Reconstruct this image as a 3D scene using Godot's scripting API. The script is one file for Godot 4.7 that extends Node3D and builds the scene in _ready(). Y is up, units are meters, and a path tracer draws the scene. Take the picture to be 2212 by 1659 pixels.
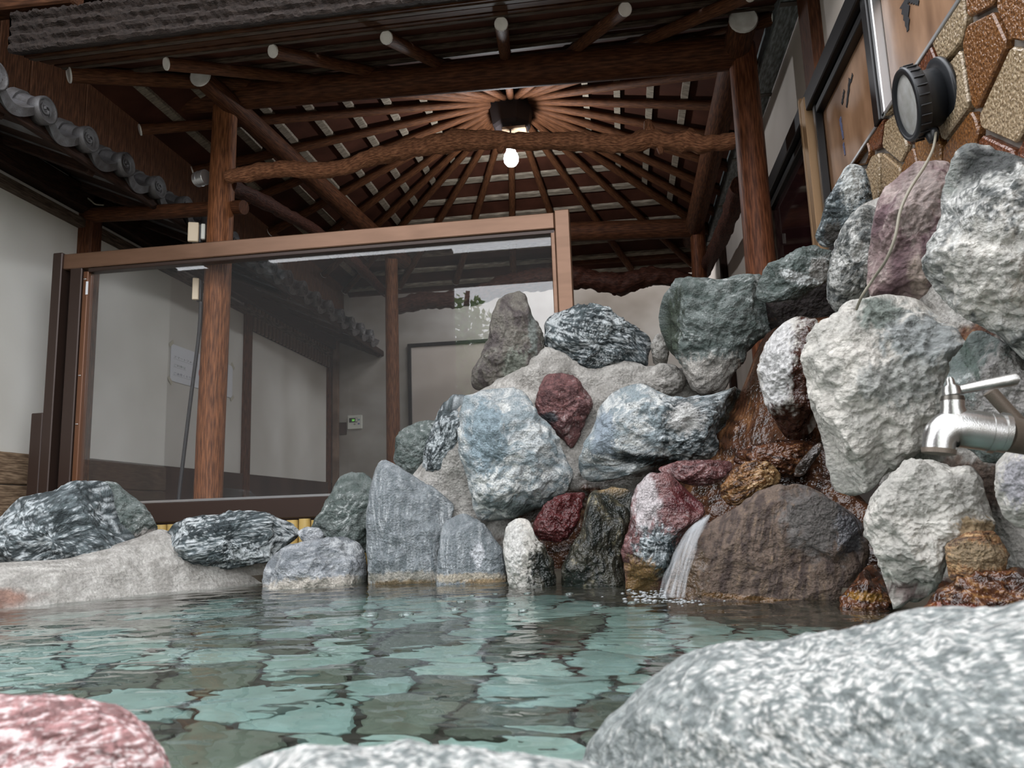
extends Node3D
# Open-air hot spring bath: rock-lined pool, log pavilion with a fan-raftered roof, a glazed screen, plaster buildings on three sides.
# World: y up, metres, water level at y = 0, -z runs away from the camera along the building.

const FOCAL := 1700.0
var cam_basis: Basis
var cam_pos := Vector3(0, 0.23, 0)
var taken := {}
var M := {}
var T := {}
var rng := RandomNumberGenerator.new()
var n_big := FastNoiseLite.new()
var n_mid := FastNoiseLite.new()
var n_fine := FastNoiseLite.new()
var n_ridge := FastNoiseLite.new()

# ------------------------------------------------------------------ helpers
func ray(x: float, y: float) -> Vector3:
	return cam_basis * Vector3((x - 1106.0) / FOCAL, -(y - 829.5) / FOCAL, -1.0)

func at_z(x: float, y: float, z: float) -> Vector3:      # the point of the plane z = const seen at that place of the photograph
	var d := ray(x, y)
	return cam_pos + d * ((z - cam_pos.z) / d.z)

func at_x(x: float, y: float, wx: float) -> Vector3:
	var d := ray(x, y)
	return cam_pos + d * ((wx - cam_pos.x) / d.x)

func at_y(x: float, y: float, wy: float) -> Vector3:
	var d := ray(x, y)
	return cam_pos + d * ((wy - cam_pos.y) / d.y)

func rgb(r: int, g: int, b: int) -> Color:
	return Color(r / 255.0, g / 255.0, b / 255.0)

func numbered(called: String) -> String:
	var k: int = taken.get(called, 0)
	taken[called] = k + 1
	return called if k == 0 else "%s_%03d" % [called, k]

func tag(o: Node3D, label: String, category: String, group := "", kind := "") -> Node3D:
	if label: o.set_meta("label", label)
	if category: o.set_meta("category", category)
	if group: o.set_meta("group", group)
	if kind: o.set_meta("kind", kind)
	return o

func obj(called: String, mesh: Mesh, m: Material, parent: Node3D = null) -> MeshInstance3D:
	var o := MeshInstance3D.new()
	o.mesh = mesh
	if m: o.material_override = m
	if parent == null:
		o.name = numbered(called)
		add_child(o)
	else:
		o.name = called
		parent.add_child(o, true)
	return o

func thing(called: String, label: String, category: String, pos := Vector3.ZERO, group := "", kind := "") -> Node3D:
	var o := Node3D.new()
	o.name = numbered(called)
	add_child(o)
	o.position = pos
	return tag(o, label, category, group, kind)

func finish(V: PackedVector3Array, UV: PackedVector2Array, COL: PackedColorArray, IDX: PackedInt32Array, flat := false) -> ArrayMesh:
	var vol := 0.0
	for i in range(0, IDX.size(), 3):
		vol += V[IDX[i]].dot(V[IDX[i + 1]].cross(V[IDX[i + 2]]))
	if vol > 0.0:
		for i in range(0, IDX.size(), 3):
			var s := IDX[i]
			IDX[i] = IDX[i + 1]
			IDX[i + 1] = s
	var am := ArrayMesh.new()
	var a := []
	a.resize(Mesh.ARRAY_MAX)
	if flat:
		var fv := PackedVector3Array(); var fn := PackedVector3Array(); var fu := PackedVector2Array(); var fc := PackedColorArray()
		for i in range(0, IDX.size(), 3):
			var p := V[IDX[i]]; var q := V[IDX[i + 1]]; var r := V[IDX[i + 2]]
			var n := (r - p).cross(q - p).normalized()
			for k in 3:
				fv.append(V[IDX[i + k]]); fn.append(n)
				if UV.size(): fu.append(UV[IDX[i + k]])
				if COL.size(): fc.append(COL[IDX[i + k]])
		a[Mesh.ARRAY_VERTEX] = fv
		a[Mesh.ARRAY_NORMAL] = fn
		if UV.size(): a[Mesh.ARRAY_TEX_UV] = fu
		if COL.size(): a[Mesh.ARRAY_COLOR] = fc
	else:
		var N := PackedVector3Array()
		N.resize(V.size())
		for i in range(0, IDX.size(), 3):
			var p := V[IDX[i]]
			var n := (V[IDX[i + 2]] - p).cross(V[IDX[i + 1]] - p)
			N[IDX[i]] += n; N[IDX[i + 1]] += n; N[IDX[i + 2]] += n
		for i in N.size(): N[i] = N[i].normalized()
		a[Mesh.ARRAY_VERTEX] = V
		a[Mesh.ARRAY_NORMAL] = N
		if UV.size(): a[Mesh.ARRAY_TEX_UV] = UV
		if COL.size(): a[Mesh.ARRAY_COLOR] = COL
		a[Mesh.ARRAY_INDEX] = IDX
	am.add_surface_from_arrays(Mesh.PRIMITIVE_TRIANGLES, a)
	return am

var box_cache := {}
func chamfer_box(s: Vector3, b := 0.004) -> ArrayMesh:
	var key := "%s %s" % [s, b]
	if box_cache.has(key): return box_cache[key]
	b = minf(b, minf(s.x, minf(s.y, s.z)) * 0.3)
	var V := PackedVector3Array(); var I := PackedInt32Array()
	var h := s * 0.5
	# 24 vertices: every corner three times, each pulled in along two axes
	var id := {}
	for sx in [-1, 1]:
		for sy in [-1, 1]:
			for sz in [-1, 1]:
				for ax in 3:
					var p := Vector3(sx * (h.x - (0.0 if ax == 0 else b)), sy * (h.y - (0.0 if ax == 1 else b)), sz * (h.z - (0.0 if ax == 2 else b)))
					id[[sx, sy, sz, ax]] = V.size()
					V.append(p)
	var quad := func(a: int, c: int, d: int, e: int) -> void:
		var mid := (V[a] + V[c] + V[d] + V[e]) * 0.25
		if (V[c] - V[a]).cross(V[d] - V[a]).dot(mid) > 0.0: I.append_array([a, d, c, a, e, d])
		else: I.append_array([a, c, d, a, d, e])
	for t in [-1, 1]:
		quad.call(id[[t, -1, -1, 0]], id[[t, 1, -1, 0]], id[[t, 1, 1, 0]], id[[t, -1, 1, 0]])
		quad.call(id[[-1, t, -1, 1]], id[[1, t, -1, 1]], id[[1, t, 1, 1]], id[[-1, t, 1, 1]])
		quad.call(id[[-1, -1, t, 2]], id[[1, -1, t, 2]], id[[1, 1, t, 2]], id[[-1, 1, t, 2]])
		for u in [-1, 1]:
			quad.call(id[[t, u, -1, 0]], id[[t, u, 1, 0]], id[[t, u, 1, 1]], id[[t, u, -1, 1]])
			quad.call(id[[t, -1, u, 0]], id[[t, 1, u, 0]], id[[t, 1, u, 2]], id[[t, -1, u, 2]])
			quad.call(id[[-1, t, u, 1]], id[[1, t, u, 1]], id[[1, t, u, 2]], id[[-1, t, u, 2]])
	for sx in [-1, 1]:
		for sy in [-1, 1]:
			for sz in [-1, 1]:
				var a: int = id[[sx, sy, sz, 0]]; var c: int = id[[sx, sy, sz, 1]]; var d: int = id[[sx, sy, sz, 2]]
				if (V[c] - V[a]).cross(V[d] - V[a]).dot(V[a]) > 0.0: I.append_array([a, d, c])
				else: I.append_array([a, c, d])
	var m := finish(V, PackedVector2Array(), PackedColorArray(), I, true)
	box_cache[key] = m
	return m

func box(called: String, c: Vector3, s: Vector3, m: Material, parent: Node3D = null, b := 0.004, turn := Basis.IDENTITY) -> MeshInstance3D:
	var o := obj(called, chamfer_box(s, b), m, parent)
	o.transform = Transform3D(turn, c - (parent.position if parent else Vector3.ZERO))
	return o

func span(a: Vector3, b: Vector3) -> Basis:      # x axis from a to b, y axis as upright as may be
	var x := (b - a).normalized()
	var z := x.cross(Vector3.UP)
	z = Vector3.BACK if z.length() < 1e-4 else z.normalized()
	return Basis(x, z.cross(x), z)

func bar(called: String, a: Vector3, b: Vector3, w: float, h: float, m: Material, parent: Node3D = null, bev := 0.004, lift := 0.0) -> MeshInstance3D:
	var t := span(a, b)
	return box(called, (a + b) * 0.5 + t.y * lift, Vector3(a.distance_to(b), h, w), m, parent, bev, t)

# a round sweep; radii has one number per point; lumps roughen it
func tube_mesh(P: Array, R: Array, seg := 12, lumps := 0.0, caps := true, seed_at := 0.0, per := 14.0) -> ArrayMesh:
	var V := PackedVector3Array(); var U := PackedVector2Array(); var I := PackedInt32Array(); var N := PackedVector3Array()
	var n := P.size()
	var tang := []
	for i in n:
		tang.append((P[mini(i + 1, n - 1)] - P[maxi(i - 1, 0)]).normalized())
	var side: Vector3 = tang[0].cross(Vector3.UP if absf(tang[0].y) < 0.9 else Vector3.RIGHT).normalized()
	var run := 0.0
	for i in n:
		side = (side - tang[i] * side.dot(tang[i])).normalized()
		var up: Vector3 = tang[i].cross(side)
		if i: run += P[i].distance_to(P[i - 1])
		for k in seg + 1:
			var a := TAU * k / seg
			var d: Vector3 = side * cos(a) + up * sin(a)
			var r: float = R[i]
			if lumps > 0.0:
				var q: Vector3 = P[i] + d * r
				q += Vector3(seed_at, 0, 0)
				r *= 1.0 + lumps * (n_mid.get_noise_3dv(q * per) + 0.6 * n_fine.get_noise_3dv(q * per))
			V.append(P[i] + d * r); U.append(Vector2(float(k) / seg * 0.4, run)); N.append(d)
	for i in n - 1:
		for k in seg:
			var a := i * (seg + 1) + k
			I.append_array([a, a + 1, a + seg + 1, a + 1, a + seg + 2, a + seg + 1])
	# orientation: clockwise from outside
	var p0 := V[I[0]]
	if (V[I[1]] - p0).cross(V[I[2]] - p0).dot(N[I[0]]) > 0.0:
		for i in range(0, I.size(), 3):
			var s := I[i]; I[i] = I[i + 1]; I[i + 1] = s
	if lumps > 0.0:      # true normals; the seam shares them
		for i in N.size(): N[i] = Vector3.ZERO
		for i in range(0, I.size(), 3):
			var f := (V[I[i + 2]] - V[I[i]]).cross(V[I[i + 1]] - V[I[i]])
			N[I[i]] += f; N[I[i + 1]] += f; N[I[i + 2]] += f
		for i in n:
			var s := N[i * (seg + 1)] + N[i * (seg + 1) + seg]
			N[i * (seg + 1)] = s; N[i * (seg + 1) + seg] = s
		for i in N.size(): N[i] = N[i].normalized()
	if caps:
		for e in 2:
			var row: int = 0 if e == 0 else n - 1
			var t: Vector3 = -tang[0] if e == 0 else tang[n - 1]
			var base := V.size()
			V.append(P[row]); U.append(Vector2(0.2, 0.2)); N.append(t)
			for k in seg + 1:
				V.append(V[row * (seg + 1) + k]); N.append(t)
				U.append(Vector2(0.2 + 0.06 * cos(TAU * k / seg), 0.2 + 0.06 * sin(TAU * k / seg)))
			for k in seg:
				var x := base + 1 + k
				if (V[x] - V[base]).cross(V[x + 1] - V[base]).dot(t) > 0.0: I.append_array([base, x + 1, x])
				else: I.append_array([base, x, x + 1])
	var a := []
	a.resize(Mesh.ARRAY_MAX)
	a[Mesh.ARRAY_VERTEX] = V; a[Mesh.ARRAY_NORMAL] = N; a[Mesh.ARRAY_TEX_UV] = U; a[Mesh.ARRAY_INDEX] = I
	var am := ArrayMesh.new()
	am.add_surface_from_arrays(Mesh.PRIMITIVE_TRIANGLES, a)
	return am

func smooth_path(P: Array, per := 6) -> Array:
	var out := []
	for i in P.size() - 1:
		for k in per:
			out.append(P[i].cubic_interpolate(P[i + 1], P[maxi(i - 1, 0)], P[mini(i + 2, P.size() - 1)], float(k) / per))
	out.append(P[-1])
	return out

func smooth_nums(P: Array, per := 6) -> Array:
	var out := []
	for i in P.size() - 1:
		for k in per:
			out.append(lerpf(P[i], P[i + 1], float(k) / per))
	out.append(P[-1])
	return out

func log_part(called: String, a: Vector3, b: Vector3, r0: float, r1: float, m: Material, parent: Node3D, seg := 14, lumps := 0.035) -> MeshInstance3D:
	var P := []; var R := []
	var n := 14
	for i in n + 1:
		var t := float(i) / n
		P.append(a.lerp(b, t) - parent.position); R.append(lerpf(r0, r1, t))
	return obj(called, tube_mesh(P, R, seg, lumps, true, a.x * 3.1 + a.z, 5.0), m, parent)

func lathe_mesh(profile: Array, seg := 24) -> ArrayMesh:      # profile of (radius, height) pairs from bottom to top, turned about y
	var V := PackedVector3Array(); var I := PackedInt32Array()
	for p in profile:
		for k in seg:
			var a := TAU * k / seg
			V.append(Vector3(p.x * cos(a), p.y, p.x * sin(a)))
	for i in profile.size() - 1:
		for k in seg:
			var a := i * seg + k; var b := i * seg + (k + 1) % seg
			I.append_array([a, b, a + seg, b, b + seg, a + seg])
	for e in 2:
		var row: int = 0 if e == 0 else profile.size() - 1
		var c := V.size()
		V.append(Vector3(0, profile[row].y, 0))
		for k in seg:
			var a := row * seg + k; var b := row * seg + (k + 1) % seg
			if e == 0: I.append_array([c, b, a])
			else: I.append_array([c, a, b])
	return finish(V, PackedVector2Array(), PackedColorArray(), I, false)

# a polygon (counter-clockwise or not) extruded along z from 0 to depth, front edge chamfered by b
func slab_mesh(poly: PackedVector2Array, depth: float, b := 0.004) -> ArrayMesh:
	var V := PackedVector3Array(); var I := PackedInt32Array(); var U := PackedVector2Array()
	if Geometry2D.is_polygon_clockwise(poly): poly.reverse()
	var n := poly.size()
	var c := Vector2.ZERO
	for p in poly: c += p / n
	var inner := PackedVector2Array()
	for i in n:
		var e0 := (poly[i] - poly[(i + n - 1) % n]).normalized(); var e1 := (poly[(i + 1) % n] - poly[i]).normalized()
		var d := (Vector2(-e0.y, e0.x) + Vector2(-e1.y, e1.x)).normalized()
		inner.append(poly[i] + d * b)
	for ring in 3:
		for i in n:
			var p := inner[i] if ring == 2 else poly[i]
			V.append(Vector3(p.x, p.y, [0.0, depth - b, depth][ring])); U.append(p)
	for ring in 2:
		for i in n:
			var a := ring * n + i; var d := ring * n + (i + 1) % n
			I.append_array([a, d, a + n, d, d + n, a + n])
	var tri := Geometry2D.triangulate_polygon(inner)
	for i in range(0, tri.size(), 3):
		var a := tri[i]; var d := tri[i + 1]; var e := tri[i + 2]
		if (inner[d] - inner[a]).cross(inner[e] - inner[a]) < 0.0: var s := d; d = e; e = s
		I.append_array([2 * n + a, 2 * n + d, 2 * n + e, a, e, d])
	return finish(V, U, PackedColorArray(), I, true)

func voronoi(lo: Vector2, hi: Vector2, step: Vector2, jitter: float, sd: int, gap: float, rounding: float) -> Array:
	var r := RandomNumberGenerator.new()
	r.seed = sd
	var pts := []
	var nx := int((hi.x - lo.x) / step.x) + 2; var ny := int((hi.y - lo.y) / step.y) + 2
	for j in range(-1, ny):
		for i in range(-1, nx):
			pts.append(lo + Vector2((i + 0.5 + (0.5 if j % 2 else 0.0) + r.randf_range(-jitter, jitter)) * step.x, (j + 0.5 + r.randf_range(-jitter, jitter)) * step.y))
	var out := []
	for p in pts:
		if p.x < lo.x or p.x > hi.x or p.y < lo.y or p.y > hi.y: continue
		var poly := PackedVector2Array([p + Vector2(-1, -1), p + Vector2(1, -1), p + Vector2(1, 1), p + Vector2(-1, 1)])
		for q in pts:
			if q == p or p.distance_to(q) > 3.2 * maxf(step.x, step.y): continue
			var mid: Vector2 = (p + q) * 0.5; var nrm: Vector2 = (q - p).normalized()
			var cut := PackedVector2Array()
			for i in poly.size():
				var a := poly[i]; var b := poly[(i + 1) % poly.size()]
				var da: float = (a - mid).dot(nrm); var db: float = (b - mid).dot(nrm)
				if da <= 0.0: cut.append(a)
				if (da < 0.0 and db > 0.0) or (da > 0.0 and db < 0.0): cut.append(a.lerp(b, da / (da - db)))
			poly = cut
		var small := Geometry2D.offset_polygon(poly, -gap - rounding)
		if small.is_empty(): continue
		var grown := Geometry2D.offset_polygon(small[0], rounding, Geometry2D.JOIN_ROUND) if rounding > 0.0 else [small[0]]
		var res := PackedVector2Array()
		for q in grown[0]:
			if res.is_empty() or res[-1].distance_to(q) > 0.006: res.append(q)
		if res.size() >= 3: out.append(res)
	return out

# ------------------------------------------------------------------ the scene
func _ready() -> void:
	rng.seed = 11
	# camera
	var cam := Camera3D.new()
	cam.name = "camera"
	add_child(cam)
	cam_basis = Basis.from_euler(Vector3(deg_to_rad(9.5), deg_to_rad(7.7), deg_to_rad(-2.0)))
	cam.transform = Transform3D(cam_basis, cam_pos)
	cam.fov = rad_to_deg(2.0 * atan(829.5 / FOCAL))
	cam.near = 0.03
	var lens := CameraAttributesPhysical.new()
	lens.frustum_focal_length = 12.0 * FOCAL / 829.5
	lens.frustum_near = 0.03
	lens.frustum_far = 200.0
	lens.frustum_focus_distance = 2.5
	lens.exposure_aperture = 8.2
	cam.attributes = lens
	cam.current = true
	# sky: bright overcast, the same all round
	var env := Environment.new()
	env.background_mode = Environment.BG_SKY
	var sm := ProceduralSkyMaterial.new()
	sm.sky_top_color = Color(0.97, 0.98, 1.0)
	sm.sky_horizon_color = Color(0.98, 0.985, 1.0)
	sm.ground_bottom_color = Color(0.25, 0.25, 0.22)
	sm.ground_horizon_color = Color(0.4, 0.4, 0.38)
	sm.sky_energy_multiplier = 1.0
	var sky := Sky.new()
	sky.sky_material = sm
	env.sky = sky
	env.tonemap_mode = Environment.TONE_MAPPER_LINEAR
	env.tonemap_exposure = 4.9
	env.sdfgi_enabled = true
	env.ssao_enabled = true
	env.ssil_enabled = true
	var we := WorldEnvironment.new()
	we.name = "surroundings"
	we.environment = env
	add_child(we)
	# noise used for shapes and stone patterns
	for a in [[n_big, 21, 0.9, 3], [n_mid, 22, 1.0, 3], [n_fine, 23, 1.0, 3], [n_ridge, 24, 1.0, 3]]:
		a[0].seed = a[1]; a[0].frequency = a[2]; a[0].fractal_octaves = a[3]
		a[0].noise_type = FastNoiseLite.TYPE_SIMPLEX_SMOOTH
	n_ridge.fractal_type = FastNoiseLite.FRACTAL_RIDGED
	make_materials()
	setting()
	left_building()
	back_building()
	right_building()
	garden_side()
	pavilion()
	driftwood()
	glass_screen()
	bath()
	rocks()
	fittings()
	small_things()

# ------------------------------------------------------------------ materials
func noise_tex(freq: float, octaves: int, c0: Color, c1: Color, sd: int, kind := FastNoiseLite.TYPE_SIMPLEX_SMOOTH, fractal := FastNoiseLite.FRACTAL_FBM, size := 512, warp := 0.0) -> NoiseTexture2D:
	var n := FastNoiseLite.new()
	n.seed = sd; n.noise_type = kind; n.frequency = freq; n.fractal_type = fractal; n.fractal_octaves = octaves
	if warp > 0.0:
		n.domain_warp_enabled = true; n.domain_warp_amplitude = warp; n.domain_warp_frequency = freq * 1.3
	var t := NoiseTexture2D.new()
	t.width = size; t.height = size; t.seamless = true; t.noise = n
	var g := Gradient.new()
	g.set_color(0, c0); g.set_color(1, c1)
	t.color_ramp = g
	return t

func mat(key: String, c: Color, rough: float, metal := 0.0) -> StandardMaterial3D:
	var m := StandardMaterial3D.new()
	m.resource_name = key
	m.albedo_color = c; m.roughness = rough; m.metallic = metal
	M[key] = m
	return m

func textured(key: String, c: Color, rough: float, tex: String, scale: Vector3, triplanar := true, bump := 0.0, bump_tex := "") -> StandardMaterial3D:
	var m := mat(key, c, rough)
	m.albedo_texture = T[tex]
	m.uv1_triplanar = triplanar
	m.uv1_scale = scale
	if bump > 0.0:
		m.heightmap_enabled = true
		m.heightmap_texture = T[bump_tex if bump_tex else tex]
		m.heightmap_scale = bump
	return m

func make_materials() -> void:
	var w := Color.WHITE
	T.grain = noise_tex(0.02, 5, Color(0.45, 0.42, 0.4), w, 3)
	T.patch = noise_tex(0.006, 5, Color(0.62, 0.58, 0.54), w, 5)
	T.soft = noise_tex(0.004, 4, Color(0.86, 0.85, 0.83), w, 7)
	T.squiggle = noise_tex(0.022, 4, Color(0.58, 0.585, 0.585), w, 9, FastNoiseLite.TYPE_SIMPLEX_SMOOTH, FastNoiseLite.FRACTAL_RIDGED, 1024, 30.0)
	T.speckle = noise_tex(0.05, 4, Color(0.66, 0.66, 0.66), w, 11, FastNoiseLite.TYPE_SIMPLEX_SMOOTH, FastNoiseLite.FRACTAL_FBM, 1024)
	T.flecks = noise_tex(0.045, 4, Color(0.5, 0.44, 0.38), w, 12, FastNoiseLite.TYPE_SIMPLEX_SMOOTH, FastNoiseLite.FRACTAL_FBM, 1024)
	T.rough = noise_tex(0.03, 5, Color.BLACK, w, 13, FastNoiseLite.TYPE_SIMPLEX_SMOOTH, FastNoiseLite.FRACTAL_FBM, 1024)
	T.pit = noise_tex(0.035, 3, Color.BLACK, w, 15, FastNoiseLite.TYPE_CELLULAR, FastNoiseLite.FRACTAL_FBM, 1024)
	# wood on round logs runs along v
	textured("log", rgb(104, 64, 40), 0.72, "grain", Vector3(9, 0.9, 1), false, 0.12)
	textured("log_pillar", rgb(158, 103, 67), 0.6, "grain", Vector3(9, 0.8, 1), false, 0.12)
	textured("log_red", rgb(140, 86, 57), 0.55, "grain", Vector3(8, 0.8, 1), false, 0.12)
	textured("rafter", rgb(116, 74, 47), 0.72, "grain", Vector3(8, 1.2, 1), false, 0.1)
	textured("driftwood", rgb(186, 130, 96), 0.75, "grain", Vector3(8, 2.6, 1), false, 0.8)
	textured("driftwood_dark", rgb(92, 56, 44), 0.65, "grain", Vector3(7, 2.0, 1), false, 0.4)
	textured("end_grain", rgb(240, 236, 231), 0.8, "soft", Vector3(6, 6, 6))
	for a in [["x", Vector3(0.9, 9, 9)], ["y", Vector3(9, 0.9, 9)], ["z", Vector3(9, 9, 0.9)]]:
		textured("plank_" + a[0], rgb(100, 66, 44), 0.75, "grain", a[1], true, 0.1)
		textured("dark_plank_" + a[0], rgb(60, 40, 30), 0.78, "grain", a[1], true, 0.1)
		textured("grey_plank_" + a[0], rgb(112, 98, 86), 0.75, "grain", a[1], true, 0.12)
		textured("pale_plank_" + a[0], rgb(172, 148, 122), 0.7, "grain", a[1], true, 0.08)
		textured("post_" + a[0], rgb(108, 68, 46), 0.65, "grain", a[1], true, 0.08)
	textured("roof_board", rgb(80, 46, 33), 0.8, "patch", Vector3(1.2, 1.2, 1.2), true, 0.1, "grain")
	textured("batten", rgb(168, 156, 138), 0.75, "grain", Vector3(0.9, 8, 8))
	textured("bark", rgb(70, 56, 48), 0.95, "grain", Vector3(1.5, 14, 6), true, 1.2, "rough")
	textured("plaster", rgb(226, 225, 220), 0.9, "soft", Vector3(0.35, 0.35, 0.35), true, 0.05, "rough")
	textured("plaster_grey", rgb(176, 172, 166), 0.9, "patch", Vector3(0.22, 0.3, 0.3), true, 0.05, "rough")
	textured("plaster_warm", rgb(196, 186, 178), 0.9, "soft", Vector3(0.5, 0.5, 0.5))
	textured("wainscot", rgb(70, 49, 38), 0.85, "patch", Vector3(0.6, 0.6, 0.6))
	textured("ribbed", rgb(128, 104, 86), 0.7, "patch", Vector3(1, 1, 1))
	textured("concrete", rgb(150, 146, 140), 0.9, "patch", Vector3(1.2, 1.2, 1.2), true, 0.3, "rough")
	textured("grout", rgb(62, 62, 54), 0.9, "patch", Vector3(2, 2, 2))
	textured("tile_clay", rgb(94, 94, 97), 0.5, "patch", Vector3(5, 5, 5), true, 0.1, "rough")
	var bz := textured("bronze", rgb(134, 102, 82), 0.38, "soft", Vector3(1, 6, 6))
	bz.metallic = 0.45
	mat("bronze_dark", rgb(58, 44, 38), 0.4, 0.3)
	mat("gold_alu", rgb(146, 116, 84), 0.4, 0.4)
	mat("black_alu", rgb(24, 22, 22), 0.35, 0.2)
	mat("silver", rgb(196, 196, 196), 0.3, 0.8)
	mat("black_plastic", rgb(26, 28, 31), 0.38)
	mat("black_rubber", rgb(40, 40, 42), 0.6)
	mat("grey_cord", rgb(128, 122, 108), 0.6)
	mat("cream_plastic", rgb(214, 196, 168), 0.45)
	mat("white_plastic", rgb(208, 208, 198), 0.45)
	mat("paper", rgb(222, 224, 228), 0.9)
	mat("ink", rgb(30, 28, 30), 0.9)
	mat("faded_ink", rgb(82, 86, 112), 0.9)
	textured("bamboo", rgb(212, 182, 112), 0.45, "soft", Vector3(6, 1, 6))
	textured("gutter", rgb(156, 166, 168), 0.5, "grain", Vector3(6, 6, 1.2))
	M.gutter.metallic = 0.3
	textured("sign_board", rgb(164, 128, 100), 0.3, "patch", Vector3(2.0, 0.8, 2.0))
	textured("tap_metal", rgb(188, 188, 187), 0.26, "soft", Vector3(14, 14, 14), true, 0.02, "rough")
	M.tap_metal.metallic = 0.95
	mat("steel_dark", rgb(96, 92, 86), 0.35, 0.9)
	textured("old_pipe", rgb(120, 108, 96), 0.55, "speckle", Vector3(12, 12, 12))
	M.old_pipe.metallic = 0.5
	var g := mat("glass", Color(0.9, 0.92, 0.92, 0.012), 0.0)
	g.transparency = BaseMaterial3D.TRANSPARENCY_ALPHA
	var dg := mat("dark_glass", rgb(38, 20, 22), 0.06)
	dg.metallic_specular = 0.6
	var wt := mat("water", Color(0.96, 0.985, 0.98, 0.0), 0.0)
	wt.refraction_enabled = true
	wt.refraction_scale = 0.033
	wt.transparency = BaseMaterial3D.TRANSPARENCY_ALPHA
	var fw := mat("falling_water", Color(0.8, 0.81, 0.82, 0.08), 0.3)
	fw.transparency = BaseMaterial3D.TRANSPARENCY_ALPHA
	var leaf := mat("leaf", rgb(86, 120, 62), 0.6)
	leaf.backlight_enabled = true
	leaf.backlight = rgb(90, 120, 50)
	textured("lens_glass", rgb(168, 168, 166), 0.22, "soft", Vector3(9, 9, 9))
	var bulb := mat("bulb_glow", w, 0.4)
	bulb.emission_enabled = true; bulb.emission = rgb(245, 250, 255); bulb.emission_energy_multiplier = 6.0
	var lcd := mat("display_digits", rgb(120, 210, 90), 0.5)
	lcd.emission_enabled = true; lcd.emission = rgb(110, 200, 80); lcd.emission_energy_multiplier = 0.3
	for k in M:      # old timber has little shine
		for w0 in ["log", "rafter", "plank", "post", "roof_board", "driftwood"]:
			if k.contains(w0): M[k].metallic_specular = 0.3
	# rocks: vertex colours times a fine vein or speckle texture
	for s in [["squiggle", 3.4, 0.75], ["speckle", 2.6, 0.8], ["pit", 1.7, 0.85]]:
		for wet in [false, true]:
			var m := textured("rock_%s%s" % [s[0], "_wet" if wet else ""], w, 0.13 if wet else s[2], s[0] if s[0] != "pit" else "speckle", Vector3.ONE * s[1], true, 0.5 if s[0] != "pit" else 0.7, "rough" if s[0] != "pit" else "pit")
			m.vertex_color_use_as_albedo = true

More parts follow.
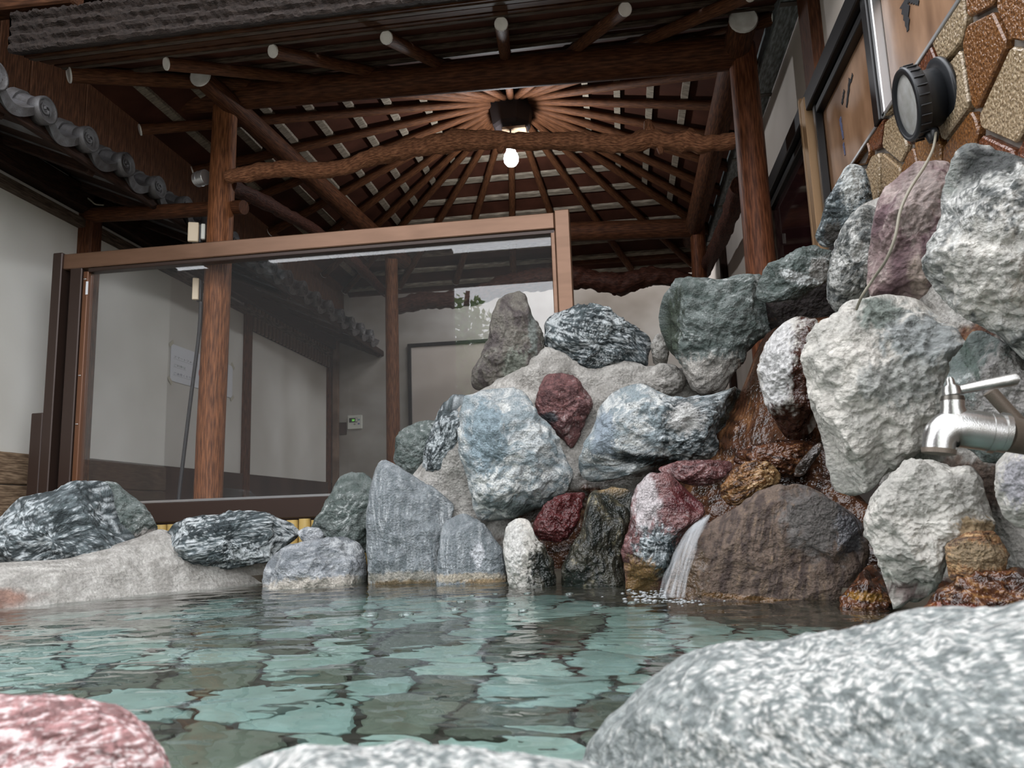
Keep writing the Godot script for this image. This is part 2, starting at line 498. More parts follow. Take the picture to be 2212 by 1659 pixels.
# ------------------------------------------------------------------ rocks
# A rock fills its outline (places in the photograph, taken at its own distance) and is rounded out in depth, with facets and lumps.
const STYLE := {
	"green": {"base": [102, 112, 115], "dark": [52, 60, 62], "vein": [212, 218, 220], "f": 15.0, "st": [0.5, 2.2, 1.0], "amt": 0.42, "tex": "squiggle"},
	"green_calm": {"base": [122, 130, 126], "dark": [88, 98, 94], "vein": [208, 212, 209], "f": 13.0, "st": [0.7, 1.4, 1.0], "amt": 0.18, "tex": "squiggle"},
	"striped": {"base": [96, 107, 110], "dark": [44, 53, 56], "vein": [220, 225, 226], "f": 15.0, "st": [0.25, 3.4, 1.2], "amt": 0.5, "tex": "squiggle"},
	"pale_blue": {"base": [188, 192, 192], "dark": [148, 160, 164], "vein": [230, 230, 226], "f": 10.0, "st": [0.8, 1.3, 1.0], "amt": 0.45, "tex": "squiggle"},
	"slab": {"base": [148, 154, 157], "dark": [120, 127, 131], "vein": [204, 208, 209], "f": 18.0, "st": [2.6, 0.3, 1.2], "amt": 0.25, "tex": "speckle"},
	"grey": {"base": [172, 175, 178], "dark": [130, 135, 140], "vein": [214, 216, 217], "f": 14.0, "st": [0.5, 1.8, 1.0], "amt": 0.35, "tex": "squiggle"},
	"red": {"base": [128, 86, 84], "dark": [92, 60, 60], "vein": [184, 164, 162], "f": 13.0, "st": [1.0, 1.6, 1.0], "amt": 0.2, "tex": "squiggle"},
	"cone": {"base": [124, 118, 110], "dark": [96, 88, 86], "vein": [154, 154, 144], "f": 7.0, "st": [1.4, 0.7, 1.0], "amt": 0.2, "tex": "pit"},
	"pale": {"base": [206, 201, 192], "dark": [184, 181, 173], "vein": [226, 221, 212], "f": 4.5, "st": [1.0, 1.0, 1.0], "amt": 0.3, "tex": "pit"},
	"speckled": {"base": [162, 162, 157], "dark": [88, 91, 89], "vein": [216, 214, 209], "f": 20.0, "st": [1.0, 1.2, 1.0], "amt": 0.35, "tex": "squiggle"},
	"purple": {"base": [140, 118, 116], "dark": [104, 80, 84], "vein": [176, 160, 154], "f": 6.0, "st": [1.6, 0.6, 1.0], "amt": 0.25, "tex": "pit"},
	"brown": {"base": [108, 90, 78], "dark": [72, 58, 50], "vein": [138, 116, 94], "f": 14.0, "st": [3.0, 0.5, 1.4], "amt": 0.2, "tex": "speckle"},
	"rust": {"base": [104, 66, 46], "dark": [58, 36, 28], "vein": [160, 116, 72], "f": 12.0, "st": [0.6, 2.6, 1.0], "amt": 0.25, "tex": "pit"},
	"orange": {"base": [150, 106, 66], "dark": [74, 48, 32], "vein": [202, 168, 122], "f": 16.0, "st": [0.4, 3.6, 1.0], "amt": 0.35, "tex": "squiggle"},
	"blackgreen": {"base": [70, 68, 58], "dark": [38, 40, 36], "vein": [150, 140, 112], "f": 9.0, "st": [1.4, 0.7, 1.0], "amt": 0.14, "tex": "squiggle"},
	"near": {"base": [142, 146, 143], "dark": [98, 104, 103], "vein": [208, 205, 200], "f": 64.0, "st": [0.75, 1.3, 1.0], "amt": 0.36, "tex": "squiggle"},
	"pink": {"base": [164, 120, 118], "dark": [118, 82, 80], "vein": [226, 210, 208], "f": 46.0, "st": [0.45, 2.0, 1.0], "amt": 0.42, "tex": "squiggle"},
	"mortar": {"base": [186, 182, 175], "dark": [158, 154, 147], "vein": [204, 200, 193], "f": 9.0, "st": [1.0, 1.0, 1.0], "amt": 0.3, "tex": "pit"},
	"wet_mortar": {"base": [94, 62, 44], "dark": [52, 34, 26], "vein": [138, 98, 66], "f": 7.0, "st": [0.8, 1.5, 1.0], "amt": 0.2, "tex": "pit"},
}

func lin(c: Array) -> Color:
	return Color(c[0] / 255.0, c[1] / 255.0, c[2] / 255.0).srgb_to_linear()

func rock_color(st: Dictionary, p: Vector3, sd: float) -> Color:
	var q := Vector3(p.x * st.st[0], p.y * st.st[1], p.z * st.st[2]) * float(st.f) + Vector3(sd, sd * 0.7, -sd)
	var w := Vector3(n_big.get_noise_3dv(q * 0.5), n_big.get_noise_3dv(q * 0.5 + Vector3(31, 7, 3)), n_big.get_noise_3dv(q * 0.5 + Vector3(-11, 17, 5))) * 1.6
	var a := n_mid.get_noise_3dv(q + w)
	var b := n_ridge.get_noise_3dv(q * 1.7 + w * 1.5)
	var c := n_fine.get_noise_3dv(q * 2.3)
	var t := clampf(0.5 + a * 1.3 + c * 0.4, 0.0, 1.0)
	var col: Color = lin(st.dark).lerp(lin(st.base), smoothstep(0.1, 0.75, t))
	var edge: float = 0.78 - float(st.amt) - 0.45 * n_big.get_noise_3dv(p * 4.0 + Vector3(sd, sd, sd))
	var v := smoothstep(edge, edge + 0.3, b * 0.8 + a * 0.5 + c * 0.25)
	return col.lerp(lin(st.vein), v * 0.9)

func rock(called: String, label: String, style: String, z: float, outline: Array, o := {}) -> MeshInstance3D:
	var sd: float = taken.size() * 3.7 + outline[0][0] * 0.13
	var cx := 0.0; var cy := 0.0; var ar := 0.0
	var n := outline.size()
	for i in n:
		var p = outline[i]; var q = outline[(i + 1) % n]
		var k: float = p[0] * q[1] - q[0] * p[1]
		ar += k; cx += (p[0] + q[0]) * k; cy += (p[1] + q[1]) * k
	cx /= 3.0 * ar; cy /= 3.0 * ar
	var C := at_z(cx, cy, z)
	var v := (C - cam_pos).normalized()
	var r := v.cross(cam_basis.y).normalized()
	var u := r.cross(v)
	var flat := func(x: float, y: float) -> Vector2:
		var d := ray(x, y)
		var p := cam_pos + d * ((C - cam_pos).dot(v) / d.dot(v)) - C
		return Vector2(p.dot(r), p.dot(u))
	var poly := PackedVector2Array()
	for p in outline: poly.append(flat.call(p[0], p[1]))
	var na: int = o.get("na", 128)
	var nf: int = o.get("nf", 40)      # rings in front, back
	var nb := 12
	var R := PackedFloat32Array(); var dirs := PackedVector2Array()
	var rmax := 0.0; var rmin := 1e9
	for i in na:
		var a := TAU * i / na
		var d := Vector2(cos(a), sin(a))
		var best := 0.0
		for k in n:
			var p := poly[k]; var e := poly[(k + 1) % n] - p
			var den := d.cross(e)
			if absf(den) < 1e-9: continue
			var t := p.cross(e) / den
			var s := p.cross(d) / den
			if t > best and s >= -0.0001 and s <= 1.0001: best = t
		R.append(best); dirs.append(d)
	for k in int(o.get("soft", 2)):
		var S := R.duplicate()
		for i in na: S[i] = R[i] * 0.5 + (R[(i + 1) % na] + R[(i + na - 1) % na]) * 0.25
		R = S
	for i in na:
		rmax = maxf(rmax, R[i]); rmin = minf(rmin, R[i])
	var size: float = (rmax + rmin) * 0.5
	var thick: float = o.get("deep", o.get("thick", 0.75) * size)
	var back: float = o.get("back", 0.6) * thick
	var ex: float = o.get("ex", 0.75)
	var lump: float = o.get("lump", 1.0)
	var lean: Vector2 = o.get("lean", Vector2.ZERO)
	var fr := RandomNumberGenerator.new()
	fr.seed = int(sd * 100.0)
	var planes := []
	for k in int(o.get("facets", 7)):
		var nn := Vector3(fr.randf_range(-1, 1), fr.randf_range(-1, 1), fr.randf_range(0.35, 1.0)).normalized()
		planes.append([nn, fr.randf_range(0.62, 0.86)])
	for f in o.get("cuts", []): planes.append([Vector3(f[0], f[1], f[2]).normalized(), f[3]])
	var V := PackedVector3Array(); var COL := PackedColorArray(); var MASK := PackedFloat32Array()
	var st: Dictionary = STYLE[style]
	var st2: Dictionary = STYLE[o.get("wet_style", style)]
	var spots := []
	for s in o.get("spots", []):      # [x, y, rx, ry, style or colour, wet, turn in degrees]
		var c: Vector2 = flat.call(s[0], s[1])
		var e: Vector2 = flat.call(s[0] + s[2], s[1] + s[3])
		spots.append([c, absf(e.x - c.x), absf(e.y - c.y), s[4], s[5] if s.size() > 5 else 0.0, deg_to_rad(s[6]) if s.size() > 6 else 0.0])
	var rows := nf + nb + 1
	for j in rows:
		var front := j <= nf      # pole in front first, rim at j = nf; rings even across the face, closer at the rim
		var tt := float(j) / nf if front else float(rows - 1 - j) / nb
		var rho := 1.0 - pow(1.0 - tt, 1.35)
		var zz := pow(maxf(0.0, 1.0 - pow(rho, 2.0 / ex)), ex * 0.5)
		for i in na:
			var pl := dirs[i] * R[i] * rho
			var h: float = zz * (thick if front else -back)
			var p := Vector3(pl.x, pl.y, h)
			if front:
				for f in planes:
					var over: float = p.dot(f[0]) - f[1] * (absf(f[0].z) * thick + Vector2(f[0].x, f[0].y).length() * size)
					if over > 0.0: p -= f[0] * over * 0.9 * smoothstep(0.0, 0.35, zz + 0.12)
			var dirn := Vector3(pl.x, pl.y, h * size / maxf(thick, 0.001)).normalized()
			var nz := n_big.get_noise_3dv(p * (1.1 / size) + Vector3(sd, 0, sd)) * 0.14
			nz += n_mid.get_noise_3dv(p * (2.6 / size) + Vector3(sd, sd, 0)) * 0.075
			nz -= absf(n_fine.get_noise_3dv(p * (3.4 / size) - Vector3(sd, 0, 0))) * 0.07 - 0.02
			nz += n_fine.get_noise_3dv(p * (9.0 / size) + Vector3(0, sd, 0)) * 0.02
			var keep := smoothstep(0.0, 0.5, zz) * 0.8 + 0.2
			p += dirn * nz * size * lump * keep
			if lean != Vector2.ZERO: p.z += lean.x * p.x + lean.y * p.y
			var w := r * p.x + u * p.y - v * p.z
			V.append(w)
			var rot: float = o.get("grain", 0.0)
			var cp := Vector3(p.x * cos(rot) + p.y * sin(rot), -p.x * sin(rot) + p.y * cos(rot), p.z)
			var col := rock_color(st, cp, sd)
			var wet := 0.0
			for s in spots:
				var dl: Vector2 = (Vector2(p.x, p.y) - s[0]).rotated(s[5])
				var dd := Vector2(dl.x / s[1], dl.y / s[2]).length()
				dd += n_mid.get_noise_3dv(Vector3(p.x * 7.0, p.y * 3.0, p.z * 7.0) / size + Vector3(0, 0, sd)) * 0.55 + n_fine.get_noise_3dv(p * (16.0 / size)) * 0.3
				var k := smoothstep(1.2, 0.75, dd)
				if k > 0.0:
					var c2: Color = rock_color(STYLE[s[3]], cp, sd) if s[3] is String else lin(s[3]) * (0.85 + 0.5 * n_fine.get_noise_3dv(p * (12.0 / size)))
					col = col.lerp(c2, k)
					if s[4] > 0.5: wet = maxf(wet, k)
					elif k > 0.5: wet = 0.0
			col.a = 1.0
			COL.append(col); MASK.append(wet)
	var I := PackedInt32Array(); var IW := PackedInt32Array()
	for j in rows - 1:
		for i in na:
			var a := j * na + i; var b := j * na + (i + 1) % na
			if MASK[a] + MASK[b] + MASK[a + na] + MASK[b + na] > 2.0: IW.append_array([a, b, a + na, b, b + na, a + na])
			else: I.append_array([a, b, a + na, b, b + na, a + na])
	var total := I.duplicate()
	total.append_array(IW)
	var first := I.size()
	var vol := 0.0
	for i in range(0, total.size(), 3): vol += V[total[i]].dot(V[total[i + 1]].cross(V[total[i + 2]]))
	if vol > 0.0:
		for i in range(0, total.size(), 3):
			var s := total[i]; total[i] = total[i + 1]; total[i + 1] = s
	var N := PackedVector3Array()
	N.resize(V.size())
	for i in range(0, total.size(), 3):
		var f := (V[total[i + 2]] - V[total[i]]).cross(V[total[i + 1]] - V[total[i]])
		N[total[i]] += f; N[total[i + 1]] += f; N[total[i + 2]] += f
	for e in 2:      # the poles share one normal
		var row: int = 0 if e == 0 else (rows - 1) * na
		var s := Vector3.ZERO
		for i in na: s += N[row + i]
		for i in na: N[row + i] = s
	for i in N.size(): N[i] = N[i].normalized()
	var am := ArrayMesh.new()
	var dry: String = "rock_" + st.tex + ("_wet" if o.get("wet", false) else "")
	for part in 2:
		var idx := total.slice(0, first) if part == 0 else total.slice(first)
		if idx.is_empty(): continue
		var arr := []
		arr.resize(Mesh.ARRAY_MAX)
		arr[Mesh.ARRAY_VERTEX] = V; arr[Mesh.ARRAY_NORMAL] = N; arr[Mesh.ARRAY_COLOR] = COL; arr[Mesh.ARRAY_INDEX] = idx
		am.add_surface_from_arrays(Mesh.PRIMITIVE_TRIANGLES, arr)
		am.surface_set_material(am.get_surface_count() - 1, M[dry] if part == 0 else M["rock_" + st2.tex + "_wet"])
	var node := obj(called, am, null)
	node.position = C
	if o.get("structure", false): tag(node, label, "", "", "structure")
	else: tag(node, label, o.get("category", "rock"), o.get("group", "rocks set round the bath"))
	return node


# ------------------------------------------------------------------ setting
func structure(called: String, c: Vector3, s: Vector3, m: Material, b := 0.004) -> MeshInstance3D:
	var o := box(called, c, s, m, null, b)
	o.set_meta("kind", "structure")
	return o

func setting() -> void:
	structure("floor", Vector3(-1.0, -0.3, -5.65), Vector3(4.4, 0.7, 4.9), M.concrete)
	structure("ground", Vector3(0, -0.75, 6.0), Vector3(24, 0.3, 20.0), M.concrete)

func left_building() -> void:
	var w := structure("wall_left", Vector3(-2.98, 1.05, -4.9), Vector3(0.16, 2.5, 5.8), M.plaster)
	w.set_meta("label", "white plaster wall with timber posts under a tiled eave")
	# lower boarding: weathered planks near the bath, brown wainscot further back
	for k in 4:
		box("plank", Vector3(-2.885, 0.07 + 0.155 * k, -2.92), Vector3(0.03, 0.15, 1.8), M.pale_plank_z, w, 0.006)
	box("wainscot", Vector3(-2.89, 0.31, -5.72), Vector3(0.025, 0.62, 3.76), M.wainscot, w)
	box("top_rail", Vector3(-2.88, 1.905, -4.9), Vector3(0.05, 0.05, 5.8), M.grey_plank_z, w)
	box("wall_plate", Vector3(-2.86, 2.03, -4.9), Vector3(0.08, 0.13, 5.8), M.dark_plank_z, w, 0.008)
	box("wall_post", Vector3(-2.87, 1.15, -3.83), Vector3(0.1, 2.1, 0.10), M.post_y, w, 0.01)
	box("wall_post", Vector3(-2.885, 1.1, -5.76), Vector3(0.05, 1.9, 0.085), M.post_y, w, 0.006)
	box("wall_post", Vector3(-2.885, 1.1, -7.52), Vector3(0.04, 1.9, 0.06), M.post_y, w, 0.006)
	# ribbed screen high on the wall, and its rails
	var sc := box("screen_board", Vector3(-2.885, 2.08, -6.65), Vector3(0.02, 0.62, 1.68), M.dark_plank_y, w)
	for k in 24:
		box("rib", Vector3(-2.87, 2.08, -5.85 - 0.07 * k), Vector3(0.02, 0.62, 0.035), M.ribbed, w, 0.004)
	bar("rail", Vector3(-2.85, 2.2, -5.82), Vector3(-2.85, 2.2, -7.5), 0.02, 0.02, M.grey_plank_x, w)
	# the lean-to eave: soffit, then tiles with round end discs
	var eave := thing("tiled_eave", "grey clay tile eave with round end discs over the white wall", "eave", Vector3(-2.3, 1.95, -3.6), "", "structure")
	bar("soffit", Vector3(-2.34, 1.915, -4.6), Vector3(-2.96, 2.19, -4.6), 6.4, 0.03, M.dark_plank_x, eave)
	for k in 12:
		bar("eave_rafter", Vector3(-2.36, 1.88, -1.5 - 0.55 * k), Vector3(-2.95, 2.14, -1.5 - 0.55 * k), 0.045, 0.05, M.dark_plank_x, eave)
	box("eave_board", Vector3(-2.345, 1.90, -4.6), Vector3(0.025, 0.05, 6.4), M.dark_plank_z, eave)
	var disc := tile_disc()
	var cover := tube_mesh([Vector3(0, 0, 0), Vector3(-0.3, 0.13, 0), Vector3(-0.6, 0.27, 0)], [0.045, 0.043, 0.043], 16, 0.0, true)
	var collar := tube_mesh([Vector3(-0.1, 0.045, 0), Vector3(-0.145, 0.065, 0)], [0.053, 0.053], 16, 0.0, true)
	var arc := PackedVector2Array()
	for k in 13:
		var t := float(k) / 12.0
		arc.append(Vector2(0.03 + 0.21 * t, -0.055 * sin(PI * t) - 0.03))
	for k in range(12, -1, -1):
		var t := float(k) / 12.0
		arc.append(Vector2(0.03 + 0.21 * t, -0.055 * sin(PI * t) + 0.012))
	var pan := slab_mesh(arc, 0.6, 0.004)
	for k in 21:
		var tile := Node3D.new()
		tile.name = "roof_tile"
		eave.add_child(tile, true)
		tile.position = Vector3(0.0, 0.015, 1.93 - 0.27 * k) + Vector3(0, rng.randf_range(-0.006, 0.006), 0)
		obj("end_disc", disc, M.tile_clay, tile)
		obj("cover_tile", cover, M.tile_clay, tile)
		obj("collar", collar, M.tile_clay, tile)
		var pn := obj("pan_tile", pan, M.tile_clay, tile)      # its outline lies across z, its depth runs up the slope
		pn.transform = Transform3D(Basis(Vector3(0, 0, -1), Vector3(0.4, 0.916, 0), Vector3(-0.916, 0.4, 0)), Vector3(0.01, -0.005, 0))
	# boarded wall above the lean-to, and the upper eave over it
	var up := structure("wall_left_upper", Vector3(-2.85, 2.75, -4.6), Vector3(0.14, 1.2, 6.4), M.dark_plank_y)
	for k in 31:
		box("board", Vector3(-2.77 + rng.randf_range(0, 0.006), 2.72, -1.5 - 0.2 * k), Vector3(0.022, 1.14, 0.194), M.plank_y, up, 0.004)
	var ue := thing("upper_eave", "dark boarded roof eave with brown plank above the bark roof", "eave", Vector3(-2.0, 3.05, -4.2), "", "structure")
	box("soffit", Vector3(-2.1, 3.06, -4.9), Vector3(1.6, 0.05, 5.4), M.dark_plank_z, ue)
	bar("eave_beam", at_z(-120, 24, -2.75), at_z(170, -8, -2.75), 0.08, 0.1, M.plank_x, ue, 0.008)
	box("fascia", Vector3(-1.32, 3.02, -4.9), Vector3(0.03, 0.16, 5.4), M.dark_plank_z, ue)

func tile_disc() -> ArrayMesh:      # end disc facing +x: raised rim, sunken face, a comma swirl
	var prof := [Vector2(0.057, -0.03), Vector2(0.059, 0.005), Vector2(0.057, 0.022), Vector2(0.048, 0.022), Vector2(0.046, 0.012), Vector2(0.012, 0.011)]
	var disc := lathe_mesh(prof, 24)
	var st := SurfaceTool.new()
	st.begin(Mesh.PRIMITIVE_TRIANGLES)
	var turn := Transform3D(Basis(Vector3(0, 0, -1), Vector3(1, 0, 0), Vector3(0, -1, 0)), Vector3.ZERO)
	st.append_from(disc, 0, turn)
	for c in 2:
		var P := []; var R := []
		for k in 9:
			var a := PI * c + 0.5 * k
			var rr := 0.008 + 0.0028 * k
			P.append(Vector3(0.014, rr * sin(a), rr * cos(a))); R.append(0.008 - 0.0008 * k)
		st.append_from(tube_mesh(P, R, 8), 0, Transform3D.IDENTITY)
	return st.commit()

func back_building() -> void:
	var w := structure("wall_back", Vector3(-1.0, 1.4, -7.7), Vector3(4.4, 3.4, 0.2), M.plaster_grey)
	w.set_meta("label", "stained grey plaster wall behind the pavilion")
	var a := at_z(886, 748, -7.59); var b := at_z(1075, 736, -7.59)
	var d := structure("door_1", Vector3((a.x + b.x) / 2, (a.y + 0.05) / 2, -7.585), Vector3(b.x - a.x, a.y - 0.05, 0.03), M.plaster_warm)
	d.set_meta("label", "plain beige door panel in a thin black frame")
	box("door_frame", Vector3((a.x + b.x) / 2, a.y, -7.575), Vector3(b.x - a.x + 0.04, 0.035, 0.05), M.black_alu, d)
	box("door_frame", Vector3(a.x, a.y / 2, -7.575), Vector3(0.035, a.y, 0.05), M.black_alu, d)
	box("door_frame", Vector3(b.x, a.y / 2, -7.575), Vector3(0.035, a.y, 0.05), M.black_alu, d)
	box("corner_board", Vector3(-2.83, 1.4, -7.57), Vector3(0.06, 2.8, 0.05), M.ribbed, w)

func right_building() -> void:
	var w := structure("wall_right", Vector3(0.97, 1.3, -4.5), Vector3(0.2, 3.8, 6.6), M.plaster_warm)
	w.set_meta("label", "plastered building wall with timber posts and windows")
	# crazy-paved stone facing
	var clad := thing("stone_facing", "glossy brown and cream crazy-paved stone facing below the windows", "stone facing", Vector3(0.862, 0, 0), "", "structure")
	box("grout_bed", Vector3(0.862, 0.62, -1.65), Vector3(0.02, 1.52, 2.3), textured("grout_grey", rgb(128, 122, 116), 0.8, "patch", Vector3(3, 3, 3)), clad)
	var cols := [[rgb(196, 178, 148), "a"], [rgb(206, 190, 162), "b"], [rgb(150, 104, 62), "c"], [rgb(128, 76, 48), "d"], [rgb(190, 168, 136), "e"], [rgb(164, 118, 70), "f"]]
	var mats := []
	for c in cols:
		var m := textured("facing_stone_" + c[1], c[0], 0.1, "flecks", Vector3.ONE * 2.2, true, 0.45, "rough")
		mats.append(m)
	for poly in voronoi(Vector2(-2.78, 0.3), Vector2(-1.0, 1.5), Vector2(0.17, 0.17), 0.48, 5, 0.007, 0.012):
		var top := Geometry2D.intersect_polygons(poly, PackedVector2Array([Vector2(-2.78, 0.2), Vector2(-0.8, 0.2), Vector2(-0.8, 1.365), Vector2(-2.78, 1.365)]))
		if top.is_empty() or top[0].size() < 3: continue
		var c := Vector2.ZERO
		for p in top[0]: c += p / top[0].size()
		var local := PackedVector2Array()
		for p in top[0]: local.append(p - c)
		var s := obj("stone", slab_mesh(local, 0.016 + rng.randf() * 0.004, 0.004), mats[rng.randi() % 6], clad)
		s.transform = Transform3D(Basis(Vector3(0, 0, 1), Vector3(0, 1, 0), Vector3(-1, 0, 0)), Vector3(-0.01, c.y, c.x))
	# windows: panels behind glass, black head rail, jambs, sill
	var head := box("head_rail", Vector3(0.845, 1.835, -2.85), Vector3(0.06, 0.075, 2.7), M.black_alu, w, 0.004)
	box("head_rail", Vector3(0.86, 1.775, -2.85), Vector3(0.04, 0.03, 2.7), M.black_alu, w, 0.003)
	var win := thing("window_1", "brown signboard panel with black brush strokes behind aluminium frames", "window", Vector3(0.87, 1.4, -2.2), "", "structure")
	box("sign_panel", Vector3(0.868, 1.6, -1.72), Vector3(0.012, 0.48, 1.2), M.sign_board, win)
	box("sign_panel", Vector3(0.875, 1.4, -2.74), Vector3(0.012, 0.8, 0.66), M.sign_board, win)
	box("sill", Vector3(0.85, 1.378, -1.85), Vector3(0.03, 0.012, 1.75), M.silver, win, 0.002)
	box("stile", Vector3(0.85, 1.62, -2.335), Vector3(0.03, 0.5, 0.025), M.silver, win, 0.003)
	box("stile", Vector3(0.848, 1.62, -2.375), Vector3(0.04, 0.5, 0.05), M.black_alu, win, 0.003)
	for s in [[1955, 0, 1962, 66, 15.0, 3.0], [1966, -10, 1985, 6, 8.0, 3.0]]:
		stroke(win, s, M.ink, 0.861)
	for s in [[1836, 170, 1829, 232, 5.0, 3.0], [1842, 160, 1838, 178, 3.0, 2.0], [1824, 195, 1819, 225, 3.0, 4.0]]:
		stroke(win, s, M.ink, 0.868)
	for s in [[1815, 255, 1822, 300, 5.0, 3.0], [1822, 310, 1826, 335, 4.0, 2.0]]:
		stroke(win, s, M.faded_ink, 0.868)
	var win2 := thing("window_2", "dark reflective window pane between golden aluminium jambs", "window", Vector3(0.87, 1.2, -3.6), "", "structure")
	box("jamb", Vector3(0.835, 1.3, -3.12), Vector3(0.05, 1.12, 0.06), M.gold_alu, win2, 0.003)
	box("jamb", Vector3(0.85, 1.3, -3.055), Vector3(0.03, 1.1, 0.03), M.black_alu, win2, 0.003)
	box("jamb", Vector3(0.825, 1.32, -3.17), Vector3(0.03, 1.14, 0.025), M.gold_alu, win2, 0.003)
	box("pane", Vector3(0.868, 1.25, -3.65), Vector3(0.012, 1.05, 0.92), M.dark_glass, win2, 0.002)
	box("jamb", Vector3(0.85, 1.25, -4.1), Vector3(0.04, 1.1, 0.05), M.grey_plank_y, win2, 0.003)
	box("latch", Vector3(0.825, 1.6, -4.08), Vector3(0.02, 0.06, 0.02), M.steel_dark, win2, 0.003)
	# posts above, flashing of the eave
	box("wall_post", Vector3(0.85, 2.4, -3.02), Vector3(0.05, 1.06, 0.16), M.post_y, w, 0.006)
	box("wall_post", Vector3(0.86, 2.4, -3.14), Vector3(0.03, 1.06, 0.06), M.plank_y, w, 0.006)
	box("wall_post", Vector3(0.85, 1.95, -4.2), Vector3(0.05, 1.96, 0.07), M.post_y, w, 0.006)
	box("wall_post", Vector3(0.85, 1.4, -5.9), Vector3(0.05, 3.0, 0.1), M.dark_plank_y, w, 0.006)
	var gut := thing("eave_gutter", "weathered blue-grey metal gutter between the pavilion roof and the wall", "gutter", Vector3(0.82, 2.32, -4.4), "", "structure")
	box("gutter_bottom", Vector3(0.82, 2.325, -4.35), Vector3(0.096, 0.012, 4.5), M.gutter, gut, 0.003)
	box("gutter_face", Vector3(0.775, 2.375, -4.35), Vector3(0.01, 0.1, 4.5), M.gutter, gut, 0.003)
	for k in 6:
		box("gutter_strap", Vector3(0.82, 2.317, -2.4 - 0.75 * k), Vector3(0.1, 0.006, 0.03), M.steel_dark, gut, 0.001)
	structure("wall_right_upper", Vector3(0.97, 3.4, -4.5), Vector3(0.2, 0.4, 6.6), M.dark_plank_z)

func stroke(parent: Node3D, s: Array, m: Material, wx: float) -> void:      # a brush mark on the panel: a thin leaf of paint
	var a := at_x(s[0], s[1], wx); var b := at_x(s[2], s[3], wx)
	var wa: float = s[4] * 0.0022; var wb: float = s[5] * 0.0022
	var poly := PackedVector2Array()
	var d := Vector2(b.z - a.z, b.y - a.y).normalized()
	var q := Vector2(-d.y, d.x)
	for k in 9:
		var t := k / 8.0
		var c := Vector2(a.z, a.y).lerp(Vector2(b.z, b.y), t)
		poly.append(c + q * (lerpf(wa, wb, t) * (1.0 + 0.35 * sin(k * 2.3))))
	for k in range(8, -1, -1):
		var t := k / 8.0
		var c := Vector2(a.z, a.y).lerp(Vector2(b.z, b.y), t)
		poly.append(c - q * (lerpf(wa, wb, t) * (1.0 + 0.3 * sin(k * 3.1 + 1.0))))
	var o := obj("paint_mark", slab_mesh(poly, 0.0016, 0.0003), m, parent)
	o.transform = Transform3D(Basis(Vector3(0, 0, 1), Vector3(0, 1, 0), Vector3(-1, 0, 0)), Vector3(wx - parent.position.x, -parent.position.y, -parent.position.z))

func garden_side() -> void:      # behind the camera: an open canopy and trees, seen in the glass and in wet stone
	var cn := thing("canopy_roof", "dark boarded canopy roof on posts across the open side", "canopy", Vector3(-1.4, -0.6, 1.6), "", "structure")
	box("canopy_board", Vector3(-1.4, 2.92, 1.55), Vector3(3.6, 0.08, 1.0), M.dark_plank_x, cn)
	for x in [-3.1, 0.3]:
		box("canopy_post", Vector3(x, 1.17, 1.9), Vector3(0.12, 3.5, 0.12), M.dark_plank_y, cn)
	var gw := structure("wall_garden_added", Vector3(-5.6, 1.6, 3.3), Vector3(7.0, 4.4, 0.12), M.dark_plank_y)  # unseen wall, added so the glass mirrors dark boards instead of sky
	gw.set_meta("label", "unseen dark boarded wall added on the open side to keep sky out of the glass")
	var spots := [Vector3(-1.15, -0.6, 6.4), Vector3(1.5, -0.6, 9.5)]
	spots.append(Vector3(-2.2, -0.6, 4.6))
	for i in spots.size():
		var t := thing("garden_tree", ["low leafy tree standing alone behind the canopy", "small leafy tree furthest out on the open side", "dense tall shrub behind the end of the added wall"][i], "tree", spots[i], "garden trees on the open side")
		var h: float = [2.4, 2.4, 4.2, 4.4, 4.4, 4.4][i]
		obj("trunk", tube_mesh(smooth_path([Vector3.ZERO, Vector3(0.1, h * 0.4, 0), Vector3(-0.05, h * 0.8, 0.1), Vector3(0.05, h, 0)]), smooth_nums([0.12, 0.1, 0.07, 0.03]), 10, 0.1), M.log, t)
		var V := PackedVector3Array(); var I := PackedInt32Array()
		for k in (1500 if i < 2 else 5200):
			var d := Vector3(rng.randfn(), rng.randfn() * 0.8, rng.randfn()).normalized() * pow(rng.randf(), 0.45)
			var c := Vector3(0, h * (0.78 if i < 2 else 0.55), 0) + d * Vector3(0.62 if i > 1 else 0.8, h * (0.36 if i < 2 else 0.46), 0.6)
			if n_mid.get_noise_3dv(c * 1.6 + spots[i]) < (-0.05 if i < 2 else -0.4): continue
			var x := Vector3(rng.randfn(), rng.randfn(), rng.randfn()).normalized() * 0.07
			var y := x.cross(Vector3(rng.randfn(), rng.randfn(), rng.randfn())).normalized() * 0.035
			var b := V.size()
			V.append_array([c - x, c + y, c + x, c - y])
			I.append_array([b, b + 1, b + 2, b, b + 2, b + 3])
		obj("foliage", finish(V, PackedVector2Array(), PackedColorArray(), I, true), M.leaf, t).set_meta("kind", "stuff")

# ------------------------------------------------------------------ pavilion
const HUB := Vector3(-0.575, 2.87, -4.67)
const SLOPE := 0.373

func on_roof(side: int, s: float, d: float, lift := 0.0) -> Vector3:      # side 0 front, 1 left, 2 back, 3 right; s along the eave, d out from the hub
	var q: Vector3 = [Vector3(s, 0, d), Vector3(-d, 0, s), Vector3(-s, 0, -d), Vector3(d, 0, -s)][side]
	return HUB + q + Vector3(0, -SLOPE * d + lift, 0)

